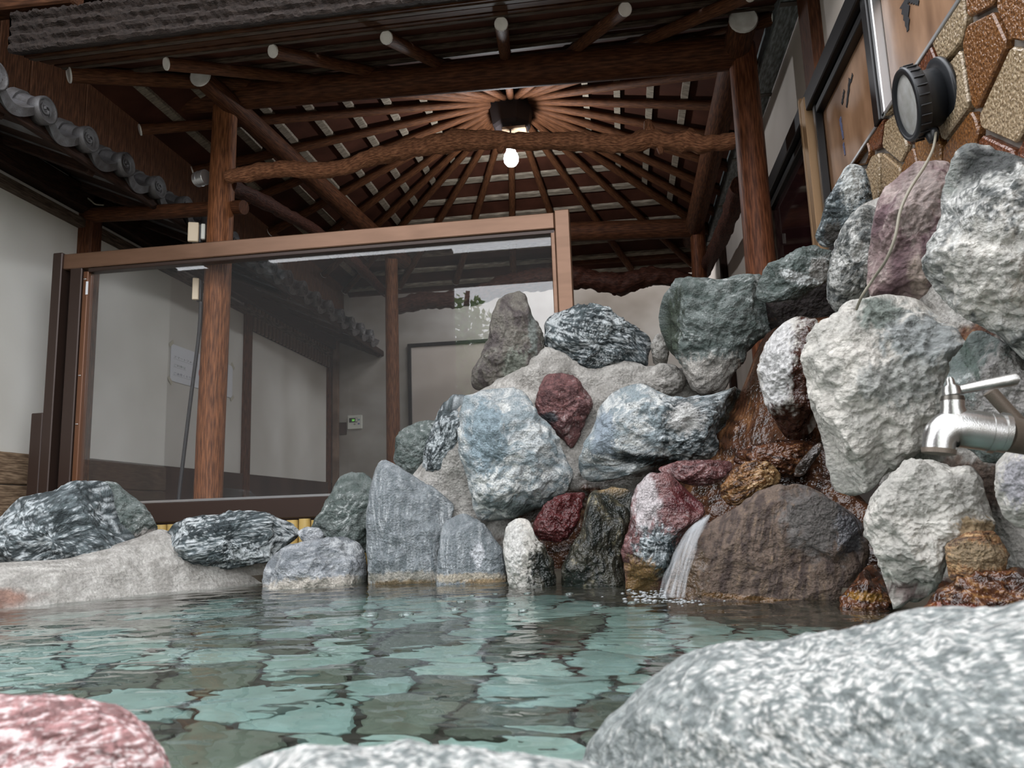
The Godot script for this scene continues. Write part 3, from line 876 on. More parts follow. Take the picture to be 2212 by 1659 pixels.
func roof_piece(called: String, side: int, quad: Array, lift: float, thick: float, m: Material, parent: Node3D) -> void:
	var V := PackedVector3Array(); var I := PackedInt32Array()
	var n := quad.size()
	for k in 2:
		for p in quad: V.append(on_roof(side, p.x, p.y, lift + thick * k) - parent.position)
	for i in n:
		var j := (i + 1) % n
		I.append_array([i, j, i + n, j, j + n, i + n])
	for i in range(1, n - 1):
		I.append_array([0, i + 1, i, n, n + i, n + i + 1])
	var o := obj(called, finish(V, PackedVector2Array(), PackedColorArray(), I, true), m, parent)

func pavilion() -> void:
	var pv := thing("pavilion", "log-built pavilion with a fan-raftered pyramid roof over the bath", "pavilion", Vector3(-0.575, 0.05, -4.67))
	# posts
	var p1 := at_z(449, 1085, -3.5); var p2 := at_z(487, 235, -3.5)
	log_part("post", p1 + (p1 - p2) * 0.18, p2, 0.067, 0.061, M.log_pillar, pv, 20, 0.02)
	p1 = at_z(1645, 590, -3.5); p2 = at_z(1602, 100, -3.5)
	log_part("post", p1 + (p1 - p2) * 1.2, p2, 0.074, 0.062, M.log_red, pv, 20, 0.02)
	p1 = at_z(850, 985, -5.83); p2 = at_z(845, 545, -5.83)
	log_part("post", p1 + (p1 - p2) * 0.4, p2, 0.055, 0.05, M.log_pillar, pv, 16, 0.02)
	p1 = at_z(1512, 620, -5.83); p2 = at_z(1506, 480, -5.83)
	log_part("post", p1 + (p1 - p2) * 4.0, p2, 0.06, 0.055, M.log_red, pv, 16, 0.02)
	# beams
	log_part("beam", at_z(398, 218, -3.5), at_z(1600, 112, -3.5), 0.066, 0.082, M.log, pv, 20, 0.03)
	log_part("beam", at_z(800, 515, -5.83), at_z(1512, 492, -5.83), 0.075, 0.075, M.log, pv, 16)
	log_part("beam", at_z(1180, 568, -6.35), at_z(1530, 543, -6.35), 0.04, 0.04, M.log, pv, 12)
	var e1 := at_y(433, 165, 2.33); var e2 := at_y(1606, 43, 2.33)
	var sb1 := log_part("side_beam", e1, at_y(815, 500, 2.33) + Vector3(0, 0, -0.7), 0.05, 0.068, M.log, pv, 18)
	var sb2 := log_part("side_beam", e2, at_y(1505, 470, 2.33) + Vector3(0, 0, -0.5), 0.062, 0.07, M.log, pv, 18)
	end_cap(sb1, e1 - pv.position, Vector3(0, 0, 1), 0.052)
	end_cap(sb2, e2 - pv.position, Vector3(0, 0, 1), 0.063)
	log_part("tie_beam", at_z(196, 465, -3.8), at_z(527, 448, -3.5), 0.042, 0.036, M.log, pv, 14, 0.02)
	# fan rafters, each with a whitewashed end
	var front := [-1.74, -1.275, -0.79, -0.293, 0.19, 0.691, 1.175]
	var even := [-1.74, -1.243, -0.746, -0.249, 0.249, 0.746, 1.243]
	var reach := [1.77, 1.74, 1.73, 1.36]
	for side in 4:
		var list: Array = front if side == 0 else even
		for k in list.size():
			var s: float = list[k]
			var d: float = reach[side]
			if side == 2: s = list[k]
			if side == 3: s *= 1.36 / 1.74
			if k == 0:      # hip rafter in the corner
				s = -d if side != 3 else -1.36
			if (side == 0 and s > 1.3) or (side == 2 and s < -1.3): continue
			var a := on_roof(side, s, d)
			var b := on_roof(side, s * 0.13 / d, 0.13)
			if side == 0 and k == 0: a = at_z(150, 160, -2.9)
			var rf := log_part("rafter", b, a, 0.022, 0.038 if k == 0 and side == 0 else 0.029, M.rafter, pv, 12)
			end_cap(rf, a - pv.position, (a - b).normalized(), 0.039 if k == 0 and side == 0 else 0.0285)
	log_part("rafter", on_roof(3, 0.13, 0.13), on_roof(3, 1.36, 1.36), 0.022, 0.034, M.rafter, pv, 12)
	# battens across the rafters, boards above them
	var lim := [[-1.755, 1.395], [-2.0, 2.0], [-1.395, 1.755], [-2.0, 2.0]]
	for side in 4:
		var d := 0.3
		while d < [2.0, 1.75, 1.86, 1.39][side]:
			var lo := maxf(-d, lim[side][0]); var hi := minf(d, lim[side][1])
			roof_piece("batten", side, [Vector2(lo, d - 0.018), Vector2(hi, d - 0.018), Vector2(hi, d + 0.018), Vector2(lo, d + 0.018)], 0.026, 0.018, M.batten if side != 0 or d < 0.9 else M.grey_plank_x, pv)
			d += 0.185
	var L := -1.755; var Rr := 1.395
	roof_piece("roof_board", 1, [Vector2(0, 0), Vector2(1.755, 1.755), Vector2(-1.755, 1.755)], 0.046, 0.02, M.roof_board, pv)
	roof_piece("roof_board", 3, [Vector2(0, 0), Vector2(1.395, 1.395), Vector2(-1.395, 1.395)], 0.046, 0.02, M.roof_board, pv)
	roof_piece("roof_board", 2, [Vector2(0, 0), Vector2(1.755, 1.755), Vector2(1.755, 1.9), Vector2(-1.395, 1.9), Vector2(-1.395, 1.395)], 0.046, 0.02, M.roof_board, pv)
	var d0 := 0.0
	while d0 < 2.05:      # the front slope is boarded in strips; some joints near the eave gape
		var d1 := minf(d0 + 0.175, 2.06)
		var gap := 0.007 if d0 > 1.0 and d0 < 1.7 else 0.0
		roof_piece("roof_strip", 0, [Vector2(maxf(-d0, L), d0), Vector2(minf(d0, Rr), d0), Vector2(minf(d1 - gap, Rr), d1 - gap), Vector2(maxf(-d1 + gap, L), d1 - gap)], 0.046, 0.02, M.roof_board, pv)
		d0 = d1
	# eave: fascia strips under a thick ragged bark edge
	for k in 3:
		var dd := 1.78 + 0.085 * k
		roof_piece("eave_strip", 0, [Vector2(L, dd), Vector2(Rr, dd), Vector2(Rr, dd + 0.06), Vector2(L, dd + 0.06)], 0.03, 0.016, M.plank_x, pv)
	bark_edge(pv)
	# hub block under the apex
	var prof := [Vector2(0.11, -0.2), Vector2(0.125, -0.18), Vector2(0.15, -0.03), Vector2(0.15, 0.06), Vector2(0.1, 0.1)]
	var hub := obj("hub_block", lathe_flat(prof, 8), mat("hub_dark", rgb(38, 30, 30), 0.7), pv)
	hub.position = HUB - pv.position
	var hp := at_z(1112, 283, -4.56)
	box("hub_plate", hp, Vector3(0.15, 0.022, 0.1), M.pale_plank_x, pv)

func lathe_flat(profile: Array, seg: int) -> ArrayMesh:
	var V := PackedVector3Array(); var I := PackedInt32Array()
	for p in profile:
		for k in seg:
			var a := TAU * (k + 0.5) / seg
			V.append(Vector3(p.x * cos(a), p.y, p.x * sin(a)))
	for i in profile.size() - 1:
		for k in seg:
			var a := i * seg + k; var b := i * seg + (k + 1) % seg
			I.append_array([a, b, a + seg, b, b + seg, a + seg])
	for k in range(1, seg - 1):
		I.append_array([0, k + 1, k])
		var t := (profile.size() - 1) * seg
		I.append_array([t, t + k, t + k + 1])
	return finish(V, PackedVector2Array(), PackedColorArray(), I, true)

func end_cap(parent: Node3D, at: Vector3, dir: Vector3, r: float) -> void:
	obj("painted_end", tube_mesh([at - dir * 0.001, at + dir * 0.004, at + dir * 0.0055], [r, r, r * 0.93], 20, 0.0, true), M.end_grain, parent)

func bark_edge(pv: Node3D) -> void:
	var V := PackedVector3Array(); var I := PackedInt32Array()
	var nx := 420
	var ring := []      # cross-section in (d, height), walked round
	for k in 14: ring.append(Vector2(2.08 + 0.008 * sin(k * 1.7), 0.035 + 0.175 * k / 13.0))
	for k in 4: ring.append(Vector2(2.0 - 0.1 * k, 0.2))
	for k in 4: ring.append(Vector2(1.7 + 0.1 * k, 0.068 if k < 3 else 0.04))
	var m := ring.size()
	for i in nx + 1:
		var s := lerpf(-1.765, 1.4, float(i) / nx)
		for k in m:
			var q: Vector2 = ring[k]
			var face: float = 1.0 if k < 14 else 0.3
			var e := (n_mid.get_noise_2d(s * 9.0, k * 1.6) * 0.012 + n_fine.get_noise_2d(s * 40.0, k * 2.2) * 0.009) * face
			var ragged := n_fine.get_noise_2d(s * 55.0, 3.0) * 0.012 if k > 11 and k < 16 else 0.0
			V.append(on_roof(0, s, q.x + e, q.y + e * 0.4 + ragged) - pv.position)
	for i in nx:
		for k in m:
			var a := i * m + k; var b := i * m + (k + 1) % m
			I.append_array([a, b, a + m, b, b + m, a + m])
	for e in 2:
		var row: int = 0 if e == 0 else nx * m
		for k in range(1, m - 1):
			if e == 0: I.append_array([row, row + k + 1, row + k])
			else: I.append_array([row, row + k, row + k + 1])
	obj("bark_edge", finish(V, PackedVector2Array(), PackedColorArray(), I, true), M.bark, pv)

func driftwood() -> void:
	var P := []; var R := []
	for q in [[490, 384, 14], [520, 378, 18], [600, 366, 19], [690, 368, 18], [740, 362, 17], [800, 340, 19], [860, 328, 20], [940, 312, 22], [1010, 303, 24], [1100, 304, 20], [1200, 305, 20], [1300, 309, 22], [1350, 311, 20], [1400, 300, 22], [1440, 306, 18], [1480, 304, 24], [1520, 312, 19], [1586, 304, 17]]:
		P.append(at_z(q[0], q[1], -3.43)); R.append(q[2] * 3.5 / 1700.0)
	branch("driftwood_branch", "gnarled brown driftwood branch hung between the two front posts", P, R, M.driftwood, [[1404, 300, 1399, 262, 15, 9], [1003, 300, 975, 282, 12, 8], [1478, 304, 1495, 282, 14, 10], [905, 318, 893, 300, 10, 6], [1425, 310, 1428, 332, 10, 6], [1205, 306, 1207, 290, 9, 7], [640, 366, 634, 350, 10, 7], [812, 336, 818, 319, 9, 6], [1090, 310, 1078, 328, 10, 6], [1310, 306, 1316, 328, 9, 5]], -3.43)
	P = []; R = []
	for q in [[-3.5, 1.915, 0.042], [-4.0, 1.99, 0.036], [-4.6, 2.06, 0.034], [-5.2, 2.07, 0.037], [-5.9, 2.02, 0.034]]:
		P.append(Vector3(-1.87 + 0.03 * (-3.5 - q[0]), q[1], q[0])); R.append(q[2])
	branch("driftwood_branch", "crooked branch running back from the pillar with the cable to the rear post", P, R, M.driftwood_dark, [[690, 505, 690, 512, 5, 3]], -4.6)
	P = []; R = []
	for q in [[1597, 398], [1575, 470], [1545, 540], [1508, 612]]:
		P.append(at_x(q[0], q[1], 0.72)); R.append(0.05)
	branch("driftwood_branch", "red-brown pole leaning along the right side of the pavilion", P, R, M.driftwood_dark, [], 0.0)
	P = []; R = []
	for q in [[840, 668, 15], [900, 652, 20], [960, 648, 18], [1020, 640, 20], [1120, 610, 24], [1230, 600, 24], [1290, 606, 20], [1340, 614, 24], [1400, 598, 20], [1450, 600, 18], [1500, 612, 16]]:
		P.append(at_z(q[0], q[1], -5.9)); R.append(q[2] * 6.0 / 1700.0)
	branch("driftwood_branch", "dark red wavy driftwood log across the back of the pavilion", P, R, M.driftwood_dark, [[1335, 620, 1325, 636, 12, 5]], -5.9)

func branch(called: String, label: String, P: Array, R: Array, m: Material, knots: Array, z: float) -> void:
	var t := thing(called, label, "branch", P[0])
	var Q := []
	for p in smooth_path(P, 10): Q.append(p - t.position)
	var stem := obj("stem", tube_mesh(Q, smooth_nums(R, 10), 24, 0.3, true, P[0].x, 13.0), m, t)
	if z == 0.0: return
	for k in knots:
		var a := at_z(k[0], k[1], z) - t.position; var b := at_z(k[2], k[3], z) - t.position
		var s := absf(z) / 1700.0
		obj("knot", tube_mesh([a, a.lerp(b, 0.5), b, b + (b - a) * 0.08], [k[4] * s * 1.15, k[4] * s * 0.9, k[5] * s, k[5] * s * 0.6], 12, 0.3, true, k[0], 16.0), m, stem)

func glass_screen() -> void:
	var z := -3.35
	var fr := thing("glass_screen", "bronze aluminium framed glass screen standing behind the rocks", "glass screen", Vector3(-1.4, 0.2, z))
	box("top_rail", Vector3(-1.44, 1.513, z), Vector3(2.41, 0.075, 0.07), M.bronze, fr)
	box("top_rail", Vector3(-1.36, 1.466, z), Vector3(2.25, 0.02, 0.05), M.bronze_dark, fr, 0.003)
	box("stile", Vector3(-0.2, 0.86, z), Vector3(0.066, 1.4, 0.075), M.bronze, fr)
	box("stile", Vector3(-0.244, 0.88, z), Vector3(0.02, 1.18, 0.05), M.bronze, fr, 0.003)
	box("stile", Vector3(-2.632, 0.875, z + 0.01), Vector3(0.05, 1.36, 0.08), M.bronze_dark, fr)
	box("stile", Vector3(-2.592, 0.84, z - 0.03), Vector3(0.03, 1.26, 0.02), M.black_alu, fr, 0.002)  # black strip standing in for the dark gap between two stiles
	box("stile", Vector3(-2.545, 0.84, z), Vector3(0.062, 1.28, 0.06), M.bronze_dark, fr)
	box("stile", Vector3(-2.498, 0.84, z), Vector3(0.026, 1.24, 0.045), M.log_brown if M.has("log_brown") else mat("log_brown", rgb(104, 68, 46), 0.4, 0.3), fr, 0.003)
	box("bottom_rail", Vector3(-1.42, 0.297, z), Vector3(2.4, 0.088, 0.08), M.bronze_dark, fr)
	box("bottom_bead", Vector3(-1.36, 0.347, z + 0.012), Vector3(2.25, 0.012, 0.03), M.silver, fr, 0.002)
	box("foot_post", Vector3(-2.69, 0.45, z + 0.02), Vector3(0.06, 0.66, 0.05), M.bronze_dark, fr)
	for y in [0.72, 0.95, 1.42]:
		box("screw", Vector3(-2.498, y, z + 0.025), Vector3(0.012, 0.005, 0.006), M.silver, fr, 0.001)
	box("sticker", Vector3(-2.486, 1.375, z + 0.0245), Vector3(0.012, 0.065, 0.002), M.paper, fr, 0.0005)
	box("pane", Vector3(-1.365, 0.905, z), Vector3(2.24, 1.11, 0.005), M.glass, fr, 0.0005)
	# bamboo edging beneath
	var bb := thing("bamboo_edging", "row of short yellow bamboo stakes under the glass screen", "bamboo edging", Vector3(-1.6, 0.05, z + 0.02))
	for k in 24:
		var st := obj("bamboo_stake", tube_mesh([Vector3(0, 0, 0), Vector3(0, 0.12, 0), Vector3(0, 0.125, 0), Vector3(0, 0.13, 0), Vector3(0, 0.2, 0)], [0.026, 0.026, 0.029, 0.026, 0.026], 14), M.bamboo, bb)
		st.position = Vector3(-0.68 + 0.056 * k, rng.randf_range(-0.012, 0.0), 0)

# ------------------------------------------------------------------ bath
func bath() -> void:
	var edge := [Vector2(-2.35, 0.3), Vector2(-2.4, -1.6), Vector2(-2.15, -2.5), Vector2(-1.8, -2.78), Vector2(-1.45, -3.08), Vector2(-0.5, -2.98), Vector2(-0.12, -2.8), Vector2(0.15, -2.5), Vector2(0.45, -2.15), Vector2(0.65, -1.85), Vector2(0.82, -1.2), Vector2(0.85, 0.3)]
	var fl := structure("floor_bath", Vector3(-0.75, -0.56, -1.3), Vector3(3.8, 0.1, 4.0), M.grout)
	fl.set_meta("label", "bath floor of turquoise crazy paving under the water")
	var mats := []
	for c in [[rgb(150, 180, 172), "a"], [rgb(142, 172, 166), "b"], [rgb(160, 188, 180), "c"], [rgb(102, 114, 100), "d"], [rgb(84, 94, 82), "e"]]:
		mats.append(textured("paving_" + c[1], c[0], 0.7, "soft", Vector3.ONE * 4.0))
	for poly in voronoi(Vector2(-2.4, -3.1), Vector2(0.9, 0.2), Vector2(0.18, 0.17), 0.46, 17, 0.007, 0.022):
		var c := Vector2.ZERO
		for p in poly: c += p / poly.size()
		if not Geometry2D.is_point_in_polygon(c, PackedVector2Array(edge)): continue
		var local := PackedVector2Array()
		for p in poly: local.append((p - c) * Vector2(1, -1))
		var pick := n_mid.get_noise_2d(c.x * 2.6, c.y * 2.6)
		var m: int = rng.randi() % 3 if pick > 0.02 or rng.randf() < 0.15 else 3 + rng.randi() % 2
		var s := obj("paving_stone", slab_mesh(local, 0.022, 0.006), mats[m], fl)
		s.transform = Transform3D(Basis(Vector3(1, 0, 0), Vector3(0, 0, -1), Vector3(0, 1, 0)), Vector3(c.x, -0.512, c.y) - fl.position)
	# side of the basin
	var V := PackedVector3Array(); var I := PackedInt32Array()
	for k in edge.size():
		var e: Vector2 = edge[k]
		var o := (e - Vector2(-0.7, -1.2)).normalized() * 0.25
		for y in [[0, -0.58], [0, 0.03], [1, 0.03], [1, -0.58]]:
			var q: Vector2 = e + o * y[0]
			V.append(Vector3(q.x, y[1], q.y))
	var n := edge.size()
	for k in n - 1:
		for j in 4:
			var a := k * 4 + j; var b := k * 4 + (j + 1) % 4
			I.append_array([a, b, a + 4, b, b + 4, a + 4])
	for e in [0, (n - 1) * 4]: I.append_array([e, e + 1, e + 2, e, e + 2, e + 3])
	var side := obj("wall_bath", finish(V, PackedVector2Array(), PackedColorArray(), I, true), textured("basin_side", rgb(96, 88, 76), 0.85, "patch", Vector3(2, 2, 2)))
	side.set_meta("kind", "structure")
	# water: one rippled surface
	var x0 := -2.42; var x1 := 0.95; var z0 := 0.25; var z1 := -3.15
	var nx := 300; var nz := 300
	V = PackedVector3Array(); I = PackedInt32Array()
	var N := PackedVector3Array()
	for j in nz + 1:
		for i in nx + 1:
			var p := Vector2(lerpf(x0, x1, float(i) / nx), lerpf(z0, z1, float(j) / nz))
			V.append(Vector3(p.x, ripple(p), p.y))
			var e := 0.004
			N.append(Vector3(ripple(p - Vector2(e, 0)) - ripple(p + Vector2(e, 0)), 2.0 * e, ripple(p - Vector2(0, e)) - ripple(p + Vector2(0, e))).normalized())
	for j in nz:
		for i in nx:
			var a := j * (nx + 1) + i
			I.append_array([a, a + nx + 1, a + 1, a + 1, a + nx + 1, a + nx + 2])
	if (V[I[1]] - V[I[0]]).cross(V[I[2]] - V[I[0]]).y > 0.0:
		for i in range(0, I.size(), 3):
			var s := I[i]; I[i] = I[i + 1]; I[i + 1] = s
	var arr := []
	arr.resize(Mesh.ARRAY_MAX)
	arr[Mesh.ARRAY_VERTEX] = V; arr[Mesh.ARRAY_NORMAL] = N; arr[Mesh.ARRAY_INDEX] = I
	var am := ArrayMesh.new()
	am.add_surface_from_arrays(Mesh.PRIMITIVE_TRIANGLES, arr)
	tag(obj("bath_water", am, M.water), "clear rippled hot spring water filling the rock-lined bath", "water", "", "stuff")

func ripple(p: Vector2) -> float:
	var fall := Vector2(0.1, -2.42)
	var d := p.distance_to(fall)
	var h := 0.0011 * sin(d * 58.0) * exp(-d * 0.9)
	h += 0.0034 * n_big.get_noise_2d(p.x * 3.0 + 5.0, p.y * 5.0)
	h += 0.0013 * n_mid.get_noise_2d(p.x * 8.0, p.y * 12.0)
	h += 0.0012 * sin((p.x * 0.55 + p.y) * 46.0 + 3.0 * n_big.get_noise_2d(p.x * 2.0, p.y * 2.0)) * exp(-absf(p.y + 2.6) * 2.2) * smoothstep(-0.4, -1.4, p.x)
	return h

func rocks() -> void:
	# mortar masses that hold the rocks together
	rock("mortar_bed", "pale concrete rim under the rocks along the glass screen", "mortar", -2.92, [[-90, 1215], [120, 1225], [300, 1165], [345, 1140], [480, 1190], [640, 1140], [700, 1140], [800, 1150], [860, 1240], [850, 1330], [500, 1340], [200, 1365], [-90, 1390]], {"deep": 0.16, "ex": 0.6, "lean": Vector2(-0.55, -0.5), "facets": 0, "lump": 0.3, "soft": 5, "na": 200, "structure": true, "spots": [[40, 1295, 70, 14, [150, 118, 104], 0]]})
	rock("mortar_bed", "grey mortar between the stacked rocks beside the waterfall", "mortar", -3.16, [[870, 1060], [1000, 880], [1090, 815], [1190, 770], [1290, 800], [1420, 790], [1500, 800], [1560, 900], [1560, 1100], [1380, 1290], [1090, 1340], [860, 1330]], {"deep": 0.17, "back": 0.9, "ex": 0.5, "facets": 2, "lump": 0.7, "structure": true, "na": 180, "spots": [[1240, 1150, 130, 120, "wet_mortar", 1], [1500, 1060, 120, 150, "wet_mortar", 1]]})
	rock("mortar_bed", "wet brown mortar under the waterfall rocks", "wet_mortar", -2.66, [[1340, 1060], [1480, 970], [1590, 850], [1640, 730], [1690, 690], [1800, 690], [1840, 740], [1800, 900], [1830, 1060], [1960, 1200], [2000, 1380], [1700, 1390], [1340, 1360]], {"deep": 0.1, "back": 1.5, "ex": 0.5, "wet": true, "lump": 0.5, "facets": 1, "structure": true, "lean": Vector2(0.75, -0.2), "na": 180})
	rock("mortar_bed", "dusty grey mortar holding the pale rocks against the stone facing", "mortar", -1.74, [[1800, 760], [1850, 560], [1960, 470], [2120, 480], [2400, 480], [2440, 900], [2420, 1380], [2150, 1400], [1960, 1340], [1880, 1120]], {"deep": 0.06, "back": 1.5, "ex": 0.5, "lump": 0.3, "facets": 2, "structure": true, "lean": Vector2(1.2, 0.0), "na": 200, "nf": 50, "spots": [[2120, 1290, 150, 50, "rust", 1], [2120, 720, 110, 28, "rust", 0, -30], [2070, 1180, 60, 60, [150, 118, 84], 0], [2110, 1040, 80, 60, [110, 92, 80], 0]]})  # the last brown spot is the shadow beneath the tap, painted in
	rock("mortar_bed", "backing in the hollow under the flat slab above the waterfall, its shade painted dark", "wet_mortar", -2.85, [[1650, 600], [1720, 580], [1800, 580], [1850, 640], [1830, 740], [1740, 760], [1660, 720]], {"deep": 0.05, "back": 1.5, "ex": 0.5, "lump": 0.5, "structure": true, "na": 80, "nf": 24, "spots": [[1740, 660, 120, 90, [40, 30, 26], 0]]})  # backing mass; its near-black spot paints the shade inside the hollow
	rock("mortar_bed", "grey mortar behind the upright rocks under the window jamb", "mortar", -2.2, [[1775, 560], [1840, 440], [1930, 410], [2040, 390], [2080, 640], [1900, 690], [1800, 670]], {"deep": 0.05, "back": 1.5, "ex": 0.5, "lump": 0.3, "structure": true, "lean": Vector2(1.3, 0.0)})
	# along the screen
	rock("boulder", "large dark green and white veined boulder beside the dark end of the screen", "green", -2.68, [[-60, 1150], [0, 1117], [43, 1074], [111, 1063], [162, 1042], [231, 1038], [248, 1061], [250, 1095], [262, 1130], [291, 1155], [301, 1176], [295, 1202], [273, 1228], [231, 1245], [179, 1248], [128, 1256], [64, 1268], [17, 1270], [-50, 1262], [-90, 1210]], {"grain": 0.3, "na": 150})
	rock("boulder", "green veined rock leaning behind the large dark boulder", "green_calm", -2.9, [[200, 1045], [231, 1038], [256, 1048], [295, 1078], [321, 1108], [342, 1142], [335, 1165], [299, 1180], [250, 1180], [200, 1150]], {"spots": [[325, 1160, 30, 16, [196, 190, 184], 0]]})
	rock("boulder", "long green and white striped boulder lying under the glass screen", "striped", -2.98, [[331, 1176], [350, 1155], [376, 1130], [427, 1112], [479, 1110], [534, 1102], [568, 1106], [607, 1121], [641, 1138], [658, 1149], [641, 1164], [611, 1181], [577, 1211], [513, 1224], [449, 1228], [397, 1217], [363, 1224], [340, 1210]], {"grain": 0.12, "thick": 0.6, "na": 150, "lump": 1.2})
	rock("boulder", "low pale grey water-edge boulder left of the tall slab", "grey", -2.93, [[566, 1290], [566, 1232], [585, 1202], [620, 1176], [684, 1164], [748, 1159], [782, 1172], [791, 1206], [793, 1250], [780, 1320], [600, 1325]], {"ex": 0.6, "grain": 0.1, "spots": [[680, 1264, 140, 9, [206, 198, 186], 0]]})
	rock("boulder", "pointed grey-green rock behind the low pale boulder", "green_calm", -3.12, [[668, 1150], [701, 1095], [722, 1048], [739, 1023], [765, 1016], [800, 1024], [830, 1060], [830, 1150], [800, 1190], [700, 1190]], {"thick": 0.7, "grain": 0.8})
	rock("pebble", "small grey stone wedged between the striped boulder and the pointed rock", "grey", -2.99, [[640, 1150], [660, 1138], [690, 1140], [702, 1155], [690, 1172], [655, 1172]], {"na": 64, "nf": 20})
	rock("slab", "tall blue-grey triangular slab rising from the water", "slab", -2.92, [[813, 1001], [832, 991], [858, 1006], [905, 1040], [952, 1065], [985, 1091], [975, 1121], [965, 1172], [958, 1215], [956, 1310], [860, 1320], [803, 1310], [795, 1230], [790, 1189], [792, 1121], [800, 1053]], {"ex": 0.5, "thick": 0.4, "lump": 0.5, "facets": 3, "spots": [[880, 1246, 110, 9, [196, 190, 178], 0], [880, 1260, 110, 5, [160, 138, 108], 0]]})
	rock("slab", "smaller pale grey slab beside the tall triangular one", "slab", -2.86, [[955, 1125], [975, 1112], [999, 1102], [1038, 1128], [1063, 1159], [1085, 1189], [1098, 1260], [1100, 1320], [940, 1320], [944, 1258], [946, 1215], [950, 1164]], {"ex": 0.5, "thick": 0.4, "lump": 0.5, "facets": 3, "spots": [[1034, 1198, 15, 24, [226, 228, 232], 0], [1020, 1248, 100, 9, [192, 182, 164], 0], [1060, 1256, 60, 6, [164, 140, 106], 0]]})
	# the stack
	rock("boulder", "rounded green and white rock at the outer edge of the stack", "green_calm", -3.12, [[850, 995], [855, 949], [870, 931], [895, 913], [924, 906], [950, 909], [960, 940], [950, 1000], [935, 1050], [890, 1040]], {"thick": 0.7, "grain": -0.6})
	rock("boulder", "blue-green banded rock tucked against the big pale boulder", "green", -3.06, [[980, 845], [1007, 842], [1020, 859], [1010, 884], [1005, 938], [1015, 992], [1018, 1060], [1000, 1075], [975, 1068], [945, 1045], [915, 1015], [918, 985], [925, 950], [940, 910], [955, 870]], {"thick": 0.8, "grain": 1.0})
	rock("boulder", "tall grey-brown cone-shaped rock on top of the stack", "cone", -3.12, [[1116, 626], [1132, 629], [1141, 660], [1152, 689], [1170, 710], [1176, 739], [1174, 776], [1177, 794], [1172, 815], [1150, 830], [1140, 850], [1098, 850], [1060, 848], [1022, 842], [1017, 822], [1022, 797], [1040, 768], [1056, 732], [1063, 685], [1072, 660], [1090, 634]], {"thick": 0.75, "spots": [[1110, 790, 22, 40, [142, 146, 134], 0, 20], [1150, 720, 10, 50, [140, 146, 140], 0]]})
	rock("boulder", "big pale blue-white boulder in the middle of the stack", "pale_blue", -2.9, [[993, 888], [1001, 862], [1018, 851], [1047, 841], [1091, 835], [1127, 839], [1145, 866], [1156, 895], [1185, 924], [1206, 949], [1221, 985], [1236, 1025], [1232, 1048], [1180, 1092], [1110, 1120], [1052, 1128], [1027, 1110], [1012, 1050], [1003, 980], [995, 930]], {"thick": 0.62, "ex": 0.6, "facets": 4, "na": 170, "nf": 52, "cuts": [[0.1, -0.75, 0.66, 0.72], [-0.5, 0.2, 0.8, 0.7], [0.5, 0.25, 0.8, 0.72], [0.0, 0.85, 0.5, 0.8]], "spots": [[1050, 940, 45, 70, [150, 168, 176], 0], [1135, 1100, 110, 16, [112, 122, 120], 0, 14]]})  # the long dark spot paints shade along the undercut
	rock("boulder", "dark red angular rock beside the big pale boulder", "red", -3.0, [[1181, 808], [1214, 806], [1240, 814], [1257, 833], [1275, 855], [1281, 873], [1268, 902], [1257, 931], [1242, 960], [1228, 970], [1214, 962], [1195, 931], [1159, 898], [1157, 870], [1166, 841], [1174, 815]], {"thick": 0.75, "ex": 0.6, "facets": 9, "spots": [[1185, 902, 18, 12, [74, 74, 78], 0]]})
	rock("boulder", "black-green rock with swirling white bands behind the red one", "striped", -3.15, [[1174, 703], [1185, 685], [1214, 671], [1250, 658], [1279, 658], [1322, 671], [1347, 690], [1373, 707], [1405, 725], [1411, 745], [1402, 768], [1402, 790], [1380, 806], [1344, 815], [1315, 828], [1286, 830], [1257, 820], [1224, 795], [1199, 770], [1177, 740]], {"thick": 0.75, "lump": 1.4, "na": 150, "nf": 46, "grain": -0.15})
	rock("boulder", "large grey-green rock with white streaks at the top of the waterfall", "green_calm", -2.98, [[1423, 663], [1434, 637], [1466, 605], [1502, 599], [1557, 603], [1615, 596], [1648, 603], [1660, 650], [1676, 690], [1678, 706], [1647, 731], [1615, 760], [1596, 789], [1582, 815], [1557, 838], [1520, 850], [1492, 832], [1473, 789], [1448, 760], [1426, 717], [1419, 688]], {"thick": 0.7, "ex": 0.6, "na": 160, "nf": 50, "cuts": [[-0.85, 0.0, 0.5, 0.62], [0.1, 0.3, 0.95, 0.75]], "spots": [[1540, 810, 80, 45, [206, 200, 192], 0], [1450, 720, 22, 90, [64, 74, 60], 0, 8], [1625, 785, 22, 70, "rust", 1, 38]]})
	rock("pebble", "small grey stone under the banded rock", "mortar", -3.06, [[1395, 800], [1425, 783], [1460, 788], [1482, 815], [1475, 848], [1430, 858], [1395, 838]], {"na": 80, "nf": 24})
	rock("pebble", "small pale stone between the banded rock and the grey-green rock", "mortar", -3.14, [[1405, 745], [1420, 718], [1438, 725], [1446, 760], [1440, 790], [1412, 790]], {"na": 64, "nf": 20})
	rock("pebble", "tiny reddish stone at the foot of the cone-shaped rock", "red", -3.02, [[1014, 858], [1030, 846], [1042, 852], [1036, 868], [1018, 872]], {"na": 48, "nf": 16})
